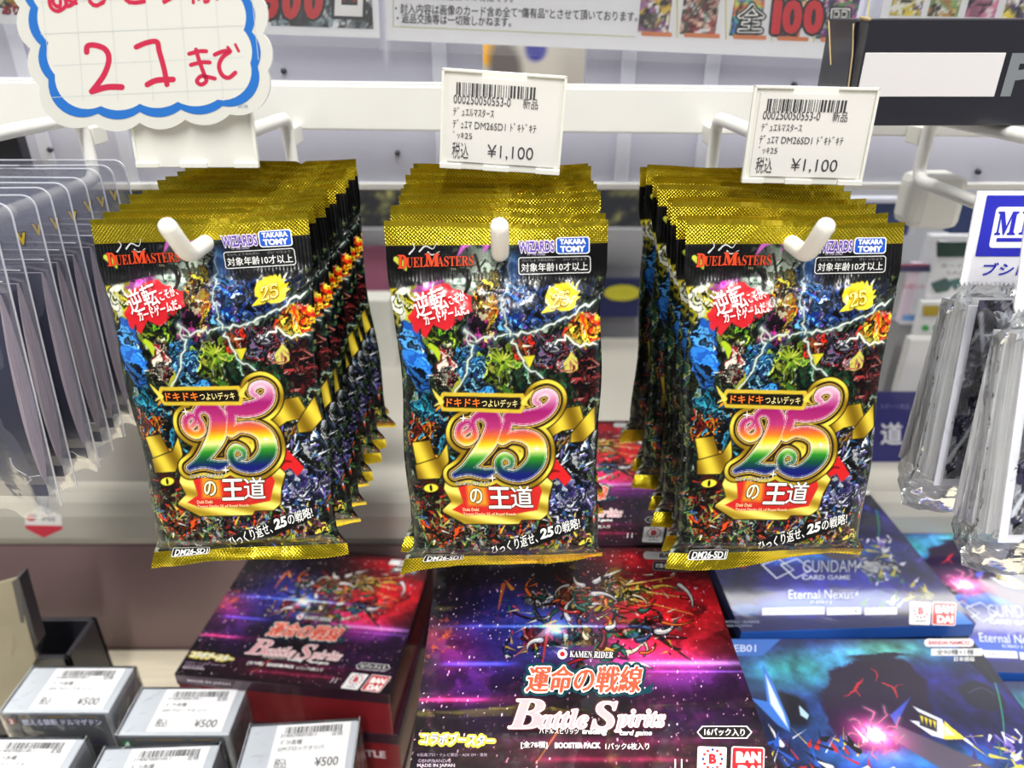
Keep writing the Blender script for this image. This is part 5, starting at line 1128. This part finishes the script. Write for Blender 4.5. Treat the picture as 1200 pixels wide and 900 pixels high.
# ================================================================== things further back, seen through the gaps
def board(name, label, cat, x0, y0, x1, y1, Y, m, t=.01, group=None):
    b = MB(); px_box(b, x0, y0, x1, y1, Y, t, .001); return tag(b.build(name, m), label, cat, group)
# glimpse through the square opening
cw = Canvas(PY(566, 0, .70).x-.02, PY(0, 112, .70).z-.02, PY(690, 0, .70).x+.02, PY(0, 40, .70).z+.02, 60, 50, lambda px, py: (PY(px, py, .70).x, PY(px, py, .70).z), .0008)
cw.I[:] = (176, 170, 160); cw.ell(572, 62, 12, 16, (226, 160, 40), 0, .4); cw.ell(592, 80, 22, 36, (92, 86, 84), 10, .4); cw.ell(628, 58, 14, 14, (34, 40, 130), 0, .4); cw.ell(575, 95, 12, 8, (120, 110, 110), 0, .4)
tag(link('far_display', cw.grid_mesh('far_display', np.stack([cw.X, np.full(cw.X.shape, .70), cw.Y], -1), M['print'])), 'blurred orange, grey and blue display seen through the square opening', 'display')
b = MB(); p, q = PY(540, 112, .702), PY(710, 40, .702); b.box(p.x, .702, p.z-.03, q.x, .71, q.z+.03); b.build('backing', M['paper'], bpy.data.objects['far_display'])
cd = Canvas(-.62, PY(0, 266, .80).z, .20, PY(0, 214, .80).z+.03, 200, 30, lambda px, py: (PY(px, py, .80).x, PY(px, py, .80).z), .0010)
cd.I[:] = (48, 50, 54); cd.I += (np.clip(fbm(cd.U*.12, cd.V*.12, 3)-.5, 0, 1)*3)[..., None]*np.array((110, 105, 40.))
o = link('dark_shelf_strip', cd.grid_mesh('dark_shelf_strip', np.stack([cd.X, np.full(cd.X.shape, .798), cd.Y], -1), M['print']))
tag(o, 'dark shelf strip with blurred yellow print behind the rows of packs', 'shelf strip')
b = MB(); b.box(-.62, .799, cd.y0, .20, .82, cd.y1); b.build('backing', m_blk, o)
board('far_shelf_unit', 'pale grey steel shelf back far behind the rows of packs', 'shelf', -180, 268, 800, 560, .86, mat('pale_grey_steel', (172, 172, 176), .5, 0, .1, .04, 4), .02)
board('pink_card_sheet', 'narrow pink panel in the gap between the left and middle packs', 'panel', 405, 290, 452, 348, .84, mat('pink_card', (188, 112, 142), .5))
o = board('navy_sign', 'navy board with a yellow oval in the gap between middle and right packs', 'sign', 696, 328, 752, 372, .83, mat('navy_board', (38, 44, 92), .5))
b = MB(); c0 = PY(729, 343, .829); b.prism([(c0.x+.022*math.cos(k*.314), .829, c0.z+.010*math.sin(k*.314)) for k in range(20)], (0, -.001, 0)); b.build('yellow_oval', mat('yellow_print', (222, 214, 60), .5), o)
board('steel_post', 'pale steel post standing on the deck between left and middle packs', 'post', 436, 352, 456, 545, .72, M['bracket'], .03)
board('steel_post', 'pale steel post seen beside the right row of packs', 'post', 1046, 380, 1056, 590, .60, mat('grey_post', (150, 150, 152), .5), .02)
# right-hand gap
t = board('blue_display_case', 'blue display case with pale rim behind the right row of packs', 'case', 955, 236, 1074, 276, .62, mat('slate_blue', (56, 74, 124), .4, 0, .4)); b = MB(); px_box(b, 955, 233, 1074, 238, .618, .012); px_box(b, 1070, 233, 1075, 276, .618, .012); b.build('rim', M['seam'], t)
b = MB(); b.box(0, 0, 0, .032, .03, .034, bev=.006); o = b.build('white_clip', M['bracket']); p = PY(1066, 271, .46); o.location = p; tag(o, 'rounded white plastic clip behind the far right hook wire', 'clip')
board('blue_sheet', 'dark blue panel behind the white clip at right', 'panel', 1112, 232, 1180, 274, .60, mat('deep_blue', (48, 66, 118), .45))
board('shelf_ledge', 'pale grey shelf ledge behind the far right hook', 'ledge', 1040, 276, 1400, 470, .66, mat('pale_ledge', (216, 216, 222), .5))
def sign(name, label, q, Y, base, draw):
    c = PY((q[0]+q[2])/2, (q[1]+q[3])/2, Y); L = planeL(c, Vector((1, 0, 0)), Vector((0, 0, 1))); t = thing(name, label, 'sign', c)
    b = MB(); a = L(q[0], q[3]); e = L(q[2], q[1]); b.box(a[0], 0, a[1], e[0], .004, e[1], bev=.0006); b.build('sign_board', mat('sign_face', base, .5, 0, .2, .02), t)
    D = Print(L); draw(D); link('printed_lettering', D.mesh('printed_lettering', lambda x, y, l: (x, -l*2, y), M['print'], .0002), t)
def s1(D):
    D.rect(1125, 292, 56, 18, (36, 62, 56), 0, 0, 1); D.text('カード買取', 1124, 311, 44, 5, (90, 90, 96), 0, .02); D.text('SALE', 1122, 319, 28, 4, (140, 140, 146))
    D.poly([(1090, 332), (1108, 325), (1116, 333), (1110, 341), (1096, 343)], (60, 90, 90), 1); D.poly([(1112, 328), (1126, 325), (1130, 336), (1118, 340)], (70, 110, 110), 1)
sign('info_card', 'white information card with dark green header behind the right packs', (1085, 283, 1160, 350), .60, (224, 226, 228), s1)
def s2(D):
    D.rect(1091, 364, 19, 12, (176, 150, 40), 0, 0, 1); D.rect(1111, 364, 10, 12, (220, 190, 200), 0, 0, 1); D.text('8', 1111, 364, 6, 9, (170, 60, 70), 0, .02, 0, 2); D.rect(1128, 365, 10, 13, (120, 140, 190), 0, 0, 1)
    for x, cc in ((1084, (70, 160, 80)), (1097, (50, 110, 70)), (1112, (214, 80, 120)), (1127, (60, 110, 170))): D.poly([(x+4.5*math.cos(k*.7), 384+3.6*math.sin(k*.7)) for k in range(9)], cc, 1)
    D.rect(1110, 395, 80, 2.5, (60, 60, 66), 0, 0, 1)
sign('icon_card', 'white card with coloured icons below the green-headed card', (1068, 353, 1150, 397), .595, (222, 222, 222), s2)
def s3(D):
    D.rect(1070, 314, 40, 9, (70, 66, 104), 0, 0, 1); D.rect(1068, 310, 40, 2, (190, 80, 110), 0, 0, 2); D.text('お知らせ', 1070, 335, 24, 6, (210, 120, 150), 0, .02); D.rect(1069, 372, 24, 6, (120, 170, 230), 0, 1, 1)
sign('pink_notice', 'pale pink notice with dark top band beside the right row of packs', (1046, 308, 1082, 398), .61, (232, 214, 226), s3)
def s4(D):
    D.text('道', 1044, 507, 25, 25, (206, 206, 214), 0, .03); D.text('具', 1084, 508, 25, 25, (206, 206, 214), 0, .03); D.text('スポーツ用品・文房具・雑貨', 1068, 475, 76, 6, (120, 118, 170), 0, .0)
    D.rect(1130, 550.5, 240, 8, (206, 206, 204), 0, 0, 2)
sign('navy_shelf_sign', 'navy shelf sign with two large white characters at right', (1005, 461, 1260, 556), .53, (28, 28, 98), s4)
board('white_carton', 'plain white carton on the shelf above the navy sign', 'carton', 1050, 398, 1170, 464, .56, mat('white_card_box', (226, 224, 222), .5, 0, .2))
board('black_case', 'black case edge behind the far left hook wire', 'case', -80, 158, 18, 200, .47, m_blk)
